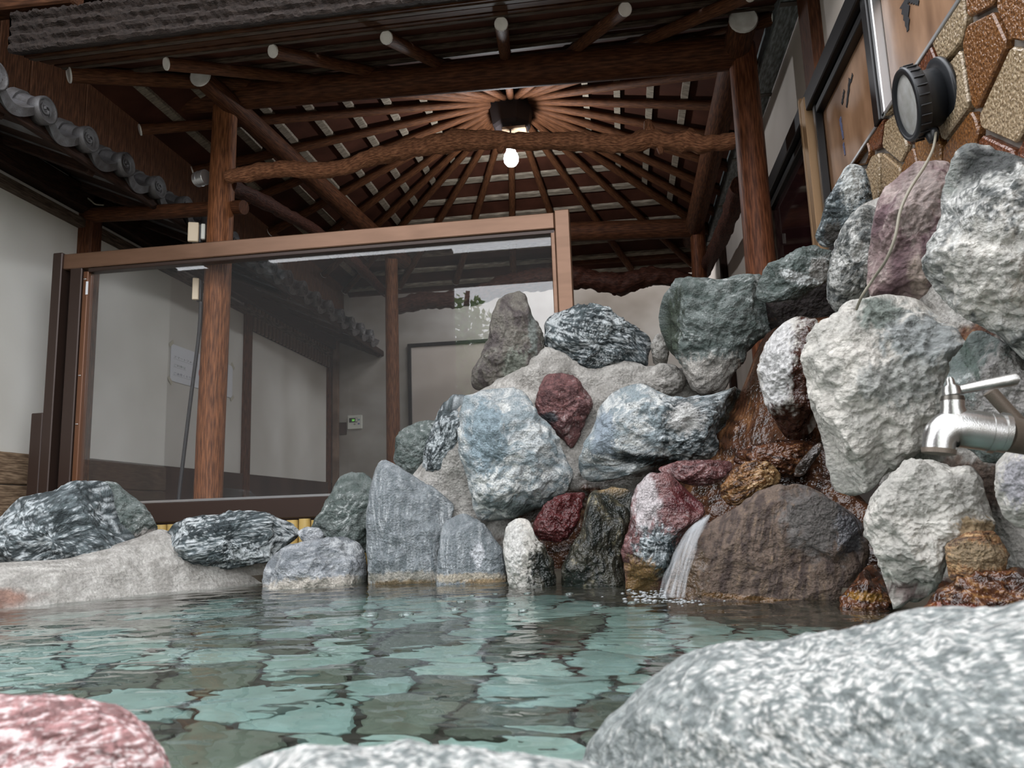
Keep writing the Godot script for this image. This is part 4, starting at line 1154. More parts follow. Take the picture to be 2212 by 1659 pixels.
	rock("boulder", "wide rock crusted white on one half and wet black on the other", "pale_blue", -2.82, [[1246, 1007], [1264, 956], [1286, 909], [1293, 877], [1315, 848], [1351, 833], [1387, 826], [1420, 842], [1466, 862], [1531, 858], [1586, 836], [1625, 858], [1640, 898], [1643, 927], [1622, 956], [1575, 974], [1520, 992], [1452, 1000], [1387, 1016], [1315, 1038], [1275, 1045], [1253, 1031]], {"thick": 0.6, "ex": 0.65, "na": 180, "nf": 52, "wet_style": "blackgreen", "spots": [[1470, 890, 45, 30, [44, 56, 60], 0], [1540, 930, 130, 75, "green", 1], [1600, 900, 45, 70, "blackgreen", 1], [1605, 925, 14, 34, [156, 102, 62], 1, 35], [1420, 995, 110, 16, [52, 60, 62], 1, 8], [1310, 940, 26, 50, [158, 170, 180], 0], [1480, 905, 40, 34, [214, 212, 208], 0]]})
	rock("boulder", "white-crusted rock with a dark wet stripe down its side", "pale", -2.42, [[1723, 683], [1748, 688], [1774, 695], [1764, 717], [1757, 746], [1757, 789], [1762, 844], [1768, 891], [1766, 927], [1737, 955], [1701, 952], [1680, 923], [1665, 891], [1643, 844], [1634, 807], [1647, 760], [1665, 724], [1694, 695]], {"thick": 0.7, "ex": 0.65, "wet_style": "rust", "spots": [[1680, 790, 40, 110, [226, 224, 222], 0, 8], [1738, 820, 30, 150, [78, 48, 38], 1, 2], [1700, 930, 60, 60, [84, 54, 42], 1]]})
	rock("slab", "flat green and white slab bridging the dark hollow above the waterfall", "green_calm", -2.62, [[1633, 625], [1658, 572], [1694, 558], [1723, 540], [1763, 525], [1778, 538], [1803, 540], [1796, 565], [1797, 598], [1774, 616], [1737, 637], [1694, 650], [1651, 655], [1633, 645]], {"thick": 0.7, "grain": 0.45, "spots": [[1770, 590, 26, 30, [190, 186, 180], 0], [1725, 600, 50, 10, [222, 224, 222], 0, 20]]})
	rock("boulder", "upright dark rock with a white crusted tip under the golden window jamb", "green", -2.42, [[1759, 514], [1770, 485], [1788, 427], [1810, 387], [1828, 358], [1846, 353], [1868, 362], [1879, 394], [1886, 434], [1875, 470], [1850, 500], [1825, 520], [1806, 532], [1777, 535]], {"thick": 0.7, "spots": [[1840, 395, 24, 44, [206, 208, 204], 0], [1800, 505, 22, 26, [64, 60, 54], 0]]})
	rock("boulder", "leaning oval grey-green rock speckled with white", "speckled", -2.2, [[1868, 441], [1893, 443], [1905, 470], [1905, 540], [1895, 600], [1880, 640], [1853, 669], [1832, 680], [1803, 676], [1785, 645], [1788, 598], [1795, 565], [1803, 536], [1817, 500], [1842, 459]], {"thick": 0.7})
	rock("boulder", "purple-brown rock under the round black lamp", "purple", -1.86, [[1893, 441], [1907, 409], [1933, 380], [1976, 342], [2005, 347], [2045, 347], [2070, 400], [2070, 500], [2060, 600], [2040, 665], [1987, 652], [1947, 645], [1885, 650], [1873, 600], [1875, 561], [1882, 500]], {"thick": 0.55, "ex": 0.6, "cuts": [[-0.75, 0.1, 0.6, 0.55], [0.35, 0.2, 0.9, 0.7]], "spots": [[1985, 430, 45, 80, [166, 150, 144], 0, 10], [1985, 600, 20, 50, [178, 160, 148], 0]]})
	rock("boulder", "huge black and white speckled rock under the glossy stone facing", "speckled", -1.5, [[2059, 318], [2099, 314], [2153, 320], [2212, 340], [2300, 350], [2380, 420], [2400, 560], [2370, 720], [2290, 800], [2212, 775], [2164, 731], [2121, 695], [2081, 670], [2038, 645], [2020, 608], [2008, 579], [2015, 524], [2034, 470], [2027, 416], [2034, 362]], {"thick": 0.55, "na": 200, "nf": 64, "spots": [[2150, 590, 110, 110, "pale", 0], [2130, 350, 90, 22, [62, 64, 62], 0, -8], [2045, 380, 26, 34, [150, 154, 148], 0]]})
	rock("boulder", "huge pale grey rock face left of the tap", "pale", -1.88, [[1741, 746], [1766, 717], [1803, 688], [1846, 659], [1875, 641], [1918, 637], [1973, 641], [2005, 663], [2035, 675], [2070, 700], [2092, 720], [2080, 760], [2070, 810], [2058, 850], [2044, 880], [2015, 915], [1996, 940], [1983, 967], [1954, 997], [1918, 1018], [1882, 1055], [1846, 1073], [1810, 1068], [1788, 1050], [1781, 1006], [1770, 945], [1752, 880], [1745, 818]], {"thick": 0.55, "ex": 0.6, "na": 200, "nf": 64, "facets": 6, "cuts": [[-0.1, 0.55, 0.83, 0.7], [0.2, -0.5, 0.85, 0.74], [-0.7, 0.0, 0.7, 0.74]], "spots": [[1900, 680, 50, 36, [128, 136, 128], 0], [1985, 740, 80, 60, [164, 168, 166], 0], [1940, 830, 90, 50, [178, 178, 172], 0]]})
	rock("boulder", "grey-green rock behind the lever of the tap", "green_calm", -1.62, [[2040, 850], [2062, 760], [2110, 705], [2160, 735], [2230, 790], [2320, 850], [2340, 960], [2240, 1000], [2120, 990], [2050, 930]], {"thick": 0.5, "lump": 1.2, "spots": [[2180, 850, 90, 100, [166, 162, 158], 0], [2085, 760, 16, 60, [86, 100, 92], 0, -25]]})
	rock("boulder", "pale rough rock hanging down to the water below the tap", "pale", -1.72, [[1865, 1117], [1882, 1070], [1925, 1027], [1968, 988], [2010, 995], [2053, 1010], [2096, 1004], [2120, 1031], [2138, 1091], [2150, 1130], [2134, 1165], [2085, 1175], [2050, 1190], [2046, 1224], [2027, 1266], [2002, 1296], [1968, 1292], [1946, 1310], [1929, 1330], [1914, 1283], [1903, 1228], [1886, 1181], [1869, 1151]], {"thick": 0.55, "ex": 0.62, "na": 180, "nf": 56, "spots": [[1960, 1280, 50, 26, [140, 120, 116], 0], [2110, 1145, 50, 30, [176, 152, 118], 0]]})
	rock("boulder", "ochre stained rock under the pale hanging one", "orange", -1.62, [[2040, 1180], [2085, 1150], [2150, 1145], [2180, 1200], [2165, 1250], [2100, 1270], [2050, 1250]], {"thick": 0.6, "spots": [[2110, 1200, 70, 40, [150, 128, 98], 0]]})
	rock("boulder", "rust-red wet rock at the water below the tap", "rust", -1.58, [[1975, 1400], [1990, 1320], [2020, 1275], [2070, 1250], [2130, 1228], [2212, 1240], [2300, 1255], [2330, 1340], [2300, 1420]], {"thick": 0.5, "wet": true, "lump": 1.6, "na": 150, "spots": [[2130, 1320, 120, 26, [128, 62, 38], 1]]})
	rock("boulder", "grey rock beside the pipe of the tap", "pale", -1.48, [[2150, 1000], [2175, 975], [2230, 960], [2310, 1000], [2330, 1090], [2260, 1150], [2200, 1140], [2165, 1115], [2152, 1060]], {"thick": 0.6, "spots": [[2200, 1040, 40, 60, [168, 166, 170], 0]]})
	# round the waterfall
	rock("boulder", "small rock half white and half glossy black-green at the water", "pale", -2.7, [[1089, 1164], [1097, 1134], [1119, 1119], [1144, 1121], [1153, 1155], [1174, 1181], [1191, 1206], [1198, 1245], [1195, 1310], [1110, 1315], [1095, 1245], [1087, 1198]], {"thick": 0.7, "wet_style": "blackgreen", "spots": [[1178, 1235, 36, 60, "blackgreen", 1, -12], [1110, 1180, 24, 60, [222, 220, 214], 0]]})
	rock("boulder", "glossy dark red rock under the big pale boulder", "red", -2.74, [[1153, 1129], [1174, 1095], [1200, 1074], [1238, 1065], [1268, 1063], [1255, 1095], [1246, 1134], [1226, 1164], [1200, 1173], [1166, 1166], [1153, 1147]], {"wet": true, "thick": 0.8, "lump": 1.3, "spots": [[1210, 1120, 90, 80, [96, 42, 42], 1]]})
	rock("boulder", "dark wet moss-brown column of rock left of the waterfall", "blackgreen", -2.68, [[1278, 1065], [1320, 1050], [1367, 1048], [1374, 1078], [1358, 1129], [1349, 1176], [1345, 1224], [1345, 1320], [1213, 1320], [1211, 1224], [1230, 1189], [1256, 1151], [1264, 1104], [1268, 1080]], {"wet": true, "thick": 0.6, "lump": 1.2, "spots": [[1330, 1058, 40, 6, [170, 142, 102], 1]]})
	rock("boulder", "red rock with white crust and green patches at the waterfall", "red", -2.46, [[1375, 1053], [1397, 1031], [1435, 1020], [1467, 1040], [1489, 1061], [1519, 1091], [1527, 1117], [1500, 1125], [1487, 1140], [1465, 1180], [1452, 1230], [1440, 1320], [1352, 1320], [1350, 1180], [1366, 1130], [1363, 1095]], {"thick": 0.6, "ex": 0.65, "wet": true, "spots": [[1395, 1090, 30, 70, [206, 196, 196], 0], [1420, 1195, 50, 60, "green", 1], [1385, 1250, 40, 50, [150, 116, 74], 1], [1480, 1080, 40, 30, [104, 54, 56], 1]]})
	rock("slab", "dull red slab lying across the top of the waterfall", "red", -2.5, [[1412, 1014], [1455, 999], [1519, 993], [1579, 995], [1585, 1010], [1562, 1035], [1532, 1048], [1489, 1048], [1463, 1040], [1438, 1023]], {"thick": 0.7, "wet": true})
	rock("boulder", "orange and brown striped wet stone above the brown slab", "orange", -2.4, [[1553, 1074], [1557, 1053], [1583, 1014], [1626, 995], [1668, 1001], [1690, 1027], [1685, 1044], [1643, 1065], [1617, 1078], [1596, 1091], [1570, 1091]], {"wet": true, "thick": 0.8, "grain": 0.35, "lump": 1.4})
	rock("boulder", "brown wet lump of stone in the channel above the striped one", "rust", -2.48, [[1575, 1000], [1600, 968], [1660, 953], [1720, 950], [1765, 955], [1760, 990], [1715, 1035], [1680, 1030], [1640, 1005], [1600, 1008]], {"wet": true, "thick": 0.7})
	rock("shard", "dark splintered shard beside the pale rock face", "brown", -2.2, [[1711, 1030], [1720, 1006], [1750, 971], [1770, 952], [1779, 967], [1758, 997], [1734, 1030]], {"wet": true, "thick": 0.7, "na": 64, "nf": 20, "spots": [[1745, 990, 40, 50, [76, 66, 60], 1]]})
	rock("slab", "broad brown triangular slab beside the falling water", "brown", -2.16, [[1440, 1262], [1460, 1225], [1497, 1164], [1532, 1129], [1583, 1100], [1634, 1074], [1677, 1053], [1728, 1050], [1775, 1065], [1818, 1091], [1852, 1121], [1865, 1155], [1873, 1194], [1869, 1232], [1850, 1266], [1860, 1360], [1640, 1370], [1440, 1350]], {"thick": 0.35, "ex": 0.45, "lump": 0.55, "facets": 2, "na": 200, "nf": 60, "grain": -0.15, "cuts": [[0.25, 0.35, 0.9, 0.72]], "spots": [[1760, 1130, 70, 85, [112, 106, 102], 0, -35], [1840, 1150, 26, 50, [98, 96, 100], 1], [1620, 1290, 200, 22, [120, 88, 54], 1], [1485, 1230, 40, 80, [104, 82, 62], 1]]})
	rock("slab", "grey-brown stone plate lying against the broad brown slab", "brown", -2.07, [[1662, 1078], [1690, 1056], [1728, 1052], [1775, 1067], [1818, 1093], [1850, 1122], [1863, 1155], [1871, 1194], [1867, 1228], [1842, 1262], [1815, 1232], [1790, 1200], [1740, 1178], [1680, 1160], [1690, 1130]], {"thick": 0.22, "ex": 0.4, "lump": 0.45, "facets": 3, "na": 150, "nf": 44, "grain": -0.15, "spots": [[1750, 1130, 110, 80, [104, 98, 94], 0, -35], [1835, 1150, 30, 60, [92, 90, 94], 1]]})
	rock("boulder", "rusty wet stone at the water between the brown slab and the pale rock", "rust", -1.95, [[1815, 1290], [1840, 1262], [1880, 1215], [1910, 1240], [1925, 1300], [1925, 1380], [1815, 1380]], {"wet": true, "thick": 0.7, "spots": [[1870, 1290, 40, 14, [168, 122, 56], 1]]})
	# the near rim
	rock("boulder", "big grey-green speckled boulder in front of the brown slab, nearest the tap", "near", -0.72, [[1262, 1690], [1290, 1610], [1330, 1560], [1370, 1510], [1420, 1465], [1463, 1437], [1510, 1414], [1583, 1402], [1651, 1404], [1703, 1403], [1754, 1389], [1818, 1372], [1882, 1355], [1925, 1336], [1968, 1327], [2032, 1324], [2096, 1326], [2212, 1321], [2420, 1340], [2600, 1500], [2600, 1900], [2200, 2150], [1700, 2150], [1300, 1950]], {"thick": 0.8, "na": 300, "nf": 110, "lump": 0.6, "facets": 0, "ex": 0.9, "soft": 1})
	rock("boulder", "low pale speckled rock on the near rim between the pink and grey-green boulders", "near", -0.5, [[440, 1690], [480, 1652], [540, 1634], [610, 1620], [700, 1614], [800, 1620], [880, 1607], [960, 1616], [1060, 1626], [1180, 1642], [1290, 1648], [1400, 1720], [1380, 1900], [900, 2050], [480, 1950]], {"thick": 0.8, "na": 220, "nf": 80, "lump": 0.5, "facets": 2, "soft": 1})
	rock("boulder", "pink and white streaked rock on the near rim", "pink", -0.56, [[-200, 1560], [-80, 1510], [0, 1502], [60, 1504], [130, 1514], [200, 1517], [250, 1521], [284, 1548], [315, 1572], [345, 1605], [362, 1645], [350, 1720], [300, 1850], [0, 1950], [-220, 1850]], {"thick": 0.8, "na": 220, "nf": 80, "lump": 0.6, "facets": 4, "soft": 1})

func turned(axis: Vector3) -> Basis:      # y axis along the given direction
	var y := axis.normalized()
	var x := y.cross(Vector3.UP if absf(y.y) < 0.9 else Vector3.RIGHT).normalized()
	return Basis(x, y, x.cross(y))

func fittings() -> void:
	# the bulb under the hub
	var bc := at_z(1104, 338, -4.5)
	var lamp := thing("light_bulb", "glowing white bulb hanging under the dark roof hub", "light bulb", bc)
	obj("bulb", lathe_mesh([Vector2(0.012, -0.062), Vector2(0.03, -0.056), Vector2(0.043, -0.036), Vector2(0.046, -0.012), Vector2(0.04, 0.012), Vector2(0.03, 0.03), Vector2(0.026, 0.05), Vector2(0.02, 0.056)], 24), M.bulb_glow, lamp)
	obj("socket", lathe_mesh([Vector2(0.024, 0.056), Vector2(0.026, 0.06), Vector2(0.026, 0.1), Vector2(0.018, 0.11)], 20), M.black_plastic, lamp)
	obj("cord", tube_mesh([Vector3(0, 0.1, 0), Vector3(0, 0.2, -0.02), Vector3(0, 0.24, -0.05)], [0.005, 0.005, 0.005], 8), M.black_rubber, lamp)
	var li := OmniLight3D.new()
	li.name = "bulb_light"
	lamp.add_child(li)
	li.light_color = Color(0.96, 0.98, 1.0)
	li.light_energy = 0.13
	li.light_size = 0.04
	li.omni_range = 12.0
	li.omni_attenuation = 2.0
	li.shadow_enabled = true
	# round black lamp on the stone facing
	var fl := at_x(2040, 205, 0.842); var fr := fl + Vector3(-0.09, -0.014, -0.008)
	var ax := (fr - fl).normalized()
	var wl := thing("wall_lamp", "round black waterproof lamp with a cloudy lens on the stone facing", "lamp", fl)
	wl.basis = turned(ax)
	var ln := fl.distance_to(fr)
	obj("flange", lathe_mesh([Vector2(0.092, 0.0), Vector2(0.094, 0.006), Vector2(0.092, 0.014), Vector2(0.07, 0.018)], 40), M.black_plastic, wl)
	obj("housing", lathe_mesh([Vector2(0.07, 0.01), Vector2(0.072, ln - 0.035), Vector2(0.076, ln - 0.03)], 40), M.black_plastic, wl)
	obj("bezel", lathe_mesh([Vector2(0.076, ln - 0.034), Vector2(0.09, ln - 0.03), Vector2(0.092, ln - 0.004), Vector2(0.088, ln + 0.002), Vector2(0.076, ln + 0.001), Vector2(0.073, ln - 0.008)], 40), M.black_plastic, wl)
	for k in 24:
		var a := TAU * k / 24.0
		var rb := obj("grip_rib", chamfer_box(Vector3(0.004, 0.024, 0.004), 0.001), M.black_plastic, wl)
		rb.transform = Transform3D(Basis(Vector3.UP, -a), Vector3(cos(a) * 0.0925, ln - 0.016, sin(a) * 0.0925))
	obj("lens", lathe_mesh([Vector2(0.074, ln - 0.01), Vector2(0.074, ln - 0.006), Vector2(0.05, ln - 0.002), Vector2(0.012, ln)], 40), M.lens_glass, wl)
	var ft := obj("cable_gland", lathe_mesh([Vector2(0.014, 0.0), Vector2(0.016, 0.01), Vector2(0.011, 0.03)], 14), M.black_plastic, wl)
	ft.transform = Transform3D(turned(wl.basis.inverse() * Vector3(0.0, -1, 0.1)), wl.basis.inverse() * (at_x(2012, 282, 0.80) - fl))
	var P := []
	for q in [[2022, 284, -1.93], [2016, 320, -1.84], [1998, 358, -1.72], [1966, 408, -1.66], [1945, 455, -1.64], [1934, 510, -1.63], [1915, 560, -1.65], [1888, 600, -1.7], [1862, 640, -1.72], [1850, 668, -1.76]]:
		P.append(at_z(q[0], q[1], q[2]))
	tag(obj("lamp_cable", tube_mesh(smooth_path(P, 6), smooth_nums([0.0032, 0.0032, 0.0032, 0.0032, 0.0032, 0.0032, 0.0032, 0.0032, 0.0032, 0.0032], 6), 8), M.grey_cord), "thin grey cable hanging from the round black lamp over the purple rock", "cable")
	# the tap
	var z := -1.22
	var s := 1.24 / 1700.0
	var base := at_z(2120, 930, z)
	var tp := thing("water_tap", "worn chrome water tap with a lever handle set in the rocks", "tap", base)
	var L := func(x: float, y: float, dz := 0.0) -> Vector3: return at_z(x, y, z + dz) - base
	var body := []
	for q in [[2168, 938], [2150, 935], [2100, 928], [2070, 926], [2048, 930], [2034, 942], [2029, 957], [2028, 972]]: body.append(L.call(q[0], q[1]))
	obj("spout", tube_mesh(smooth_path(body, 5), smooth_nums([36 * s, 38 * s, 39 * s, 38 * s, 37 * s, 34 * s, 31 * s, 30 * s], 5), 28), M.tap_metal, tp)
	obj("mouth", tube_mesh([L.call(2028, 970), L.call(2027.5, 980)], [32 * s, 31 * s], 28), M.old_pipe, tp)
	for q in [[2140, 41.0, 7], [2166, 40.0, 6]]:
		obj("collar", tube_mesh([L.call(q[0] - q[2], 933.5), L.call(q[0] + q[2], 935.5)], [q[1] * s, q[1] * s], 12 if q[2] == 7 else 28), M.tap_metal, tp)
	obj("pipe_end", tube_mesh([L.call(2166, 937), L.call(2200, 942, -0.01), L.call(2260, 952, -0.05)], [35 * s, 35 * s, 36 * s], 24), M.old_pipe, tp)
	obj("neck", tube_mesh(smooth_path([L.call(2062, 918), L.call(2060, 895), L.call(2058.5, 880), L.call(2058, 864)], 4), smooth_nums([34 * s, 26 * s, 22 * s, 22 * s], 4), 24), M.tap_metal, tp)
	obj("washer", tube_mesh([L.call(2058, 866), L.call(2057.5, 856)], [22.5 * s, 21 * s], 24), M.steel_dark, tp)
	obj("lever_hub", tube_mesh([L.call(2057, 853), L.call(2056, 846), L.call(2055, 836), L.call(2054.5, 832)], [17 * s, 18 * s, 16 * s, 11 * s], 24), M.tap_metal, tp)
	obj("lever_screw", tube_mesh([L.call(2054, 833), L.call(2051.5, 820), L.call(2051, 815)], [9 * s, 8 * s, 5 * s], 16), M.tap_metal, tp)
	obj("lever", tube_mesh([L.call(2058, 845), L.call(2075, 842), L.call(2120, 833, 0.005), L.call(2180, 822, 0.01), L.call(2193, 819, 0.01), L.call(2199, 819, 0.01)], [8 * s, 9 * s, 10.5 * s, 12.5 * s, 12.5 * s, 8 * s], 18), M.tap_metal, tp)
	tag(obj("metal_strap", tube_mesh([at_z(2138, 845, -1.33), at_z(2170, 880, -1.33), at_z(2230, 945, -1.33)], [0.011, 0.011, 0.011], 10), M.old_pipe), "dull grey metal rod slanting behind the tap", "rod")
	# fittings on the pillar
	var c1 := at_z(436, 385, -3.5)
	var can := thing("metal_cylinder", "short silver metal cylinder fixed beside the left pillar top", "cylinder", c1)
	can.basis = turned(Vector3(1, 0, 0.35))
	obj("can", lathe_mesh([Vector2(0.036, -0.035), Vector2(0.038, -0.032), Vector2(0.038, 0.03), Vector2(0.035, 0.034)], 28), M.silver, can)
	obj("rim", lathe_mesh([Vector2(0.0385, -0.012), Vector2(0.0395, -0.01), Vector2(0.0385, -0.008)], 28), M.silver, can)
	for q in [[425, 505, 0.05, 0.1, "cream socket box on the pillar above the screen rail"], [430, 627, 0.03, 0.11, "narrow cream switch box on the pillar behind the glass"]]:
		var bx := thing("socket_box", q[4], "socket box", at_z(q[0], q[1], -3.5))
		var tn := Basis(Vector3.UP, 0.35)
		bx.basis = tn
		obj("cover", chamfer_box(Vector3(q[2], q[3], 0.02), 0.003), M.cream_plastic, bx).position = Vector3(-0.012, 0, 0.02)
		obj("back_box", chamfer_box(Vector3(q[2] * 0.9, q[3] * 0.96, 0.04), 0.003), M.black_plastic, bx).position = Vector3(0.0, 0, -0.012)
		if q[2] > 0.04: obj("cover", chamfer_box(Vector3(0.02, q[3] * 0.8, 0.02), 0.003), M.white_plastic, bx).position = Vector3(0.034, 0.004, 0.02)
	P = []
	for q in [[434, 652], [430, 720], [416, 830], [401, 950], [388, 1060], [384, 1110]]: P.append(at_z(q[0], q[1], -3.44))
	tag(obj("cable", tube_mesh(smooth_path(P, 5), smooth_nums([0.009, 0.009, 0.009, 0.009, 0.009, 0.009], 5), 10), M.black_rubber), "black cable hanging down beside the left pillar behind the glass", "cable")
	P = []
	for q in [[141, 472], [150, 450], [163, 431], [180, 424], [196, 433], [206, 441], [224, 443]]: P.append(at_z(q[0], q[1], -3.74))
	tag(obj("cord", tube_mesh(smooth_path(P, 5), smooth_nums([0.0045, 0.0045, 0.0045, 0.0045, 0.0045, 0.0045, 0.0045], 5), 8), M.grey_cord), "pale cord looped over the timber wall post onto the tie beam", "cord")

func small_things() -> void:
	# notice taped to the plaster wall
	var a := at_x(370, 742, -2.895); var b := at_x(369, 822, -2.895); var c := at_x(503, 788, -2.895); var d := at_x(503, 836, -2.895)
	var zc := (a.z + c.z) * 0.5; var yc := (a.y + b.y) * 0.5
	var nt := thing("paper_notice", "white paper notice with a crossed-out phone sign taped to the wall", "notice", Vector3(-2.896, yc, zc))
	var wdt := absf(a.z - c.z); var hgt := a.y - b.y
	var sheet := QuadMesh.new()
	sheet.size = Vector2(wdt, hgt)
	var pm := mat("notice_print", Color.WHITE, 0.9)
	pm.albedo_texture = ImageTexture.create_from_image(notice_image())
	pm.texture_repeat = false
	var sh := obj("sheet", chamfer_box(Vector3(0.002, hgt, wdt), 0.0003), M.paper, nt)
	var pr := obj("print", sheet, pm, nt)
	pr.transform = Transform3D(Basis(Vector3(0, 0, -1), Vector3(0, 1, 0), Vector3(1, 0, 0)), Vector3(0.0015, 0, 0))
	var tape := mat("tape", rgb(190, 186, 168), 0.6)
	for q in [[0.5, 0.5, 0.7], [-0.5, 0.5, -0.7], [0.5, -0.5, -0.7], [-0.5, -0.5, 0.7]]:
		var tq := obj("tape", chamfer_box(Vector3(0.0012, 0.025, 0.06), 0.0003), tape, nt)
		tq.transform = Transform3D(Basis(Vector3.RIGHT, q[2]), Vector3(0.0022, q[1] * hgt, q[0] * wdt))
	# bath controller
	var r0 := at_z(767, 912, -7.59)
	var rc := thing("bath_controller", "small cream wall controller with a green digital display", "controller", r0)
	obj("case", chamfer_box(Vector3(0.15, 0.14, 0.025), 0.004), M.white_plastic, rc)
	obj("display_window", chamfer_box(Vector3(0.085, 0.045, 0.004), 0.001), M.black_plastic, rc).position = Vector3(-0.015, 0.02, 0.014)
	obj("window_tab", chamfer_box(Vector3(0.016, 0.036, 0.004), 0.001), M.white_plastic, rc).position = Vector3(0.017, 0.021, 0.016)
	var tm := TextMesh.new()
	tm.text = "33"
	tm.font_size = 16
	tm.pixel_size = 0.0016
	tm.depth = 0.001
	obj("display_digits", tm, M.display_digits, rc).position = Vector3(-0.014, 0.02, 0.0165)
	for q in [[0.045, 0.022, rgb(110, 150, 160)], [0.043, -0.018, rgb(112, 110, 150)], [0.0, -0.022, rgb(150, 148, 138)]]:
		obj("button", chamfer_box(Vector3(0.02, 0.014, 0.006), 0.002), mat("button_%d" % int(q[0] * 1000), q[2], 0.5), rc).position = Vector3(q[0], q[1], 0.0135)
	tag(box("wall_plate", at_z(740, 926, -7.595), Vector3(0.085, 0.125, 0.01), M.wainscot, null, 0.002), "blank brown cover plate on the grey wall beside the controller", "cover plate")
	var hk := thing("wall_hook", "black bracket on the grey wall above the controller", "bracket", at_z(752, 712, -7.58))
	obj("arm", tube_mesh([Vector3(-0.03, 0.03, 0), Vector3(0.02, 0.0, 0.06), Vector3(0.08, -0.03, 0.1)], [0.022, 0.03, 0.028], 12), M.black_plastic, hk)
	obj("plate", chamfer_box(Vector3(0.07, 0.1, 0.02), 0.004), M.black_plastic, hk)
	var P := [at_z(752, 712, -7.55), at_x(640, 672, -2.86), at_x(548, 618, -2.86)]
	tag(obj("pipe", tube_mesh(P, [0.008, 0.008, 0.008], 8), M.white_plastic), "thin pale pipe running along the wall to the black bracket", "pipe")
	# falling water and what it stirs up
	var fall := thing("waterfall", "thin stream of water falling from the rocks past the brown slab", "waterfall", at_y(1450, 1283, 0.0), "", "stuff")
	var org := fall.position
	for k in 17:
		var t := k / 16.0 + rng.randf_range(-0.04, 0.04)
		var q := []
		var rr := []
		var wob := rng.randf_range(-6, 6)
		for j in 9:
			var v := j / 8.0
			var x := lerpf(lerpf(1535, 1508, t), lerpf(1478, 1424, t), pow(v, 0.75)) + wob * v + rng.randf_range(-2, 2)
			var y := lerpf(lerpf(1112, 1132, t), 1290, pow(v, 1.25))
			q.append(at_z(x, y, lerpf(-2.1, -1.98, v) - 0.05 * t) - org)
			rr.append(lerpf(0.0045, 0.003, v) * rng.randf_range(0.3, 1.8))
		obj("strand", tube_mesh(smooth_path(q, 3), smooth_nums(rr, 3), 7), M.falling_water, fall)
	var bm := mat("bubble_film", Color(0.9, 0.92, 0.95, 0.02), 0.0)
	bm.transparency = BaseMaterial3D.TRANSPARENCY_ALPHA
	for q in [[798, 1328, 15], [877, 1327, 13], [983, 1316, 8], [996, 1299, 8], [1050, 1299, 7], [1090, 1317, 6], [1105, 1304, 7], [1130, 1318, 9], [1070, 1283, 5], [1140, 1282, 7], [1020, 1287, 5], [1230, 1283, 8], [1290, 1308, 9], [1365, 1302, 8]]:
		var p := at_y(q[0], q[1], 0.002)
		var rad: float = q[2] * p.distance_to(cam_pos) / 1700.0
		var bb := thing("water_bubble", "clear round bubble floating on the bath water", "bubble", p, "bubbles floating on the bath water")
		obj("dome", lathe_mesh([Vector2(rad, -0.001), Vector2(rad * 0.96, rad * 0.12), Vector2(rad * 0.8, rad * 0.28), Vector2(rad * 0.45, rad * 0.4), Vector2(rad * 0.1, rad * 0.44)], 20), bm, bb)
		var ring := []
		var rr := []
		for k in 21:
			ring.append(Vector3(cos(TAU * k / 20.0) * rad * 1.08, 0, sin(TAU * k / 20.0) * rad * 1.08)); rr.append(rad * 0.2)
		obj("meniscus", tube_mesh(ring, rr, 8, 0.0, false), M.water, bb)
	var st := SurfaceTool.new()
	st.begin(Mesh.PRIMITIVE_TRIANGLES)
	var ball := lathe_mesh([Vector2(0.25, -0.9), Vector2(0.8, -0.5), Vector2(1, 0), Vector2(0.8, 0.5), Vector2(0.25, 0.9)], 8)
	for k in 260:
		var p := at_y(1455 + rng.randfn() * 55.0, 1288 + rng.randfn() * 8.0, 0.001)
		var r := rng.randf_range(0.0015, 0.005)
		st.append_from(ball, 0, Transform3D(Basis.from_scale(Vector3(r * 1.6, r * 0.6, r * 1.6)), p))
	tag(obj("foam", st.commit(), mat("foam", rgb(150, 152, 152), 0.25)), "patch of small foam where the falling water meets the bath", "foam", "", "stuff")

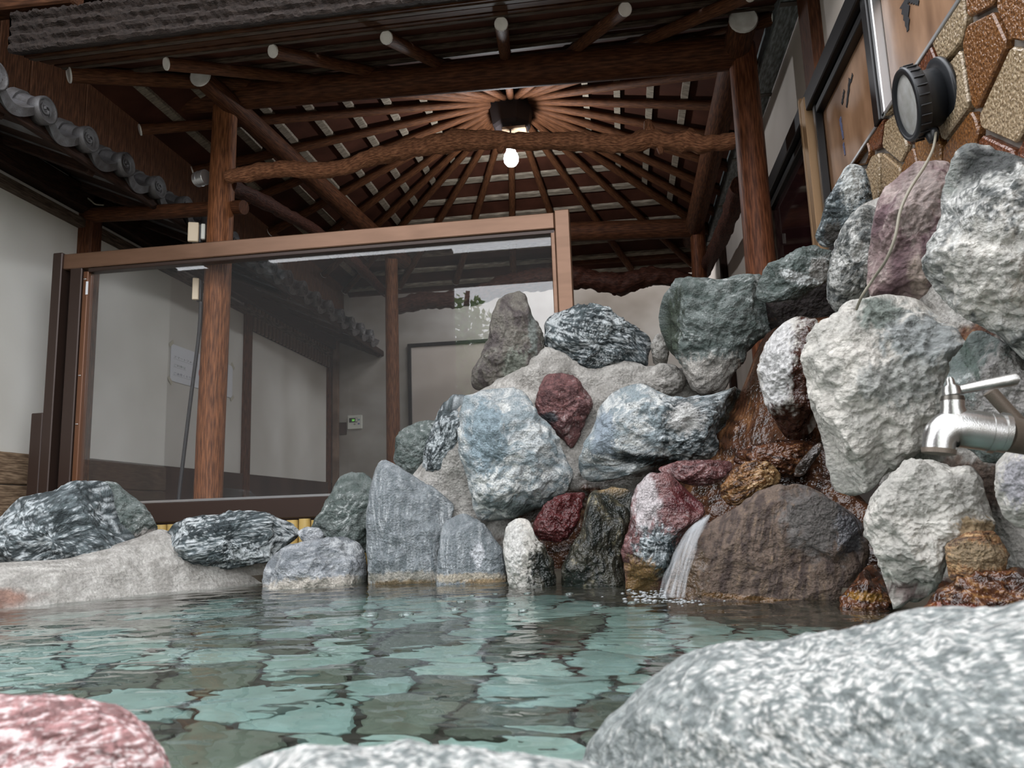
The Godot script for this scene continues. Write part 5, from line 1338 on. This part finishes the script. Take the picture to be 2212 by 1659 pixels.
func notice_image() -> Image:
	var im := Image.create(420, 250, false, Image.FORMAT_RGB8)
	im.fill(Color(0.87, 0.88, 0.9))
	# strokes on a 10 x 10 grid for each sign, in writing order
	var signs := {
		"su": [[2, 2, 8, 2, 6, 5, 1, 9], [5, 6, 9, 9]], "ma": [[1, 2, 9, 2, 5, 6], [3, 5, 7, 9]], "bar": [[1, 5, 9, 5]], "to": [[4, 1, 4, 9], [4, 4, 8, 6]], "fu": [[1, 2, 9, 2, 7, 6, 3, 9]],
		"o": [[2, 5, 9, 5], [6, 3, 6, 9], [6, 5, 2, 8]], "n": [[1, 2, 4, 4], [9, 3, 6, 7, 1, 9]], "no": [[5, 2, 3, 8, 1, 5, 4, 2, 8, 3, 8, 7, 5, 9]], "go": [[2, 3, 7, 3], [2, 7, 3, 9, 8, 9], [8, 1, 8, 2], [9, 1, 9, 2]],
		"ri": [[1, 3, 5, 1], [1, 4, 5, 4], [3, 2, 3, 9], [3, 5, 1, 8], [3, 5, 5, 7], [7, 2, 7, 7], [9, 1, 9, 9]], "you": [[2, 1, 2, 7, 1, 9], [2, 1, 8, 1, 8, 9], [2, 4, 8, 4], [2, 6, 8, 6], [5, 1, 5, 9]],
		"ha": [[2, 1, 1, 5, 2, 9], [4, 3, 9, 3], [7, 1, 7, 7, 5, 9, 4, 7, 9, 9]], "en": [[1, 2, 2, 3], [1, 5, 2, 5, 2, 8, 9, 9], [4, 2, 9, 2], [6, 1, 6, 4], [4, 4, 9, 4], [5, 5, 8, 5, 8, 6, 5, 6], [6, 6, 4, 8], [7, 6, 9, 8]],
		"ryo": [[2, 2, 9, 2, 9, 3], [2, 2, 1, 9], [4, 1, 8, 1], [4, 4, 8, 4, 8, 6, 4, 6, 4, 4], [3, 8, 4, 9], [5, 7, 6, 9, 8, 9], [8, 7, 9, 8]], "ku": [[7, 1, 3, 5, 7, 9]], "da": [[1, 3, 6, 3], [4, 1, 2, 9], [5, 5, 8, 5], [5, 8, 8, 8], [8, 1, 9, 2]], "sa": [[2, 3, 8, 2], [4, 1, 7, 6], [2, 7, 4, 9, 8, 8]], "i": [[2, 2, 2, 7, 4, 8], [7, 3, 9, 6]],
	}
	var lines := [[["su", "ma", "bar", "to", "fu", "o", "n", "no"], 18, 72, rgb(70, 72, 76)], [["go", "ri", "you", "ha"], 18, 128, rgb(70, 90, 84)], [["go", "en", "ryo", "ku", "da", "sa", "i"], 18, 184, rgb(70, 76, 100)]]
	for l in lines:
		var x: float = l[1]
		for k in l[0]:
			for s in signs[k]:
				for i in range(0, s.size() - 2, 2):
					line(im, Vector2(x + s[i] * 1.75, l[2] + s[i + 1] * 1.9), Vector2(x + s[i + 2] * 1.75, l[2] + s[i + 3] * 1.9), 1.4, l[3])
			x += 19.0
		line(im, Vector2(l[1], l[2] + 24), Vector2(x, l[2] + 24), 1.0, rgb(120, 122, 128))
	var red := rgb(206, 92, 84)
	for k in 60:      # crossed-out telephone
		var a0 := TAU * k / 60.0; var a1 := TAU * (k + 1) / 60.0
		line(im, Vector2(214, 138) + Vector2(cos(a0) * 36, sin(a0) * 52), Vector2(214, 138) + Vector2(cos(a1) * 36, sin(a1) * 52), 4.0, red)
	for y in range(104, 172):
		for x in range(202, 226):
			var inside := x > 205 and x < 223 and y > 112 and y < 160
			im.set_pixel(x, y, rgb(226, 228, 230) if inside else rgb(56, 56, 62))
	line(im, Vector2(190, 100), Vector2(238, 176), 4.0, red)
	return im

func line(im: Image, a: Vector2, b: Vector2, w: float, c: Color) -> void:
	var n := int(a.distance_to(b)) + 1
	for i in n + 1:
		var p := a.lerp(b, float(i) / n)
		im.fill_rect(Rect2i(int(p.x - w * 0.5), int(p.y - w * 0.5), maxi(1, int(round(w))), maxi(1, int(round(w)))), c)
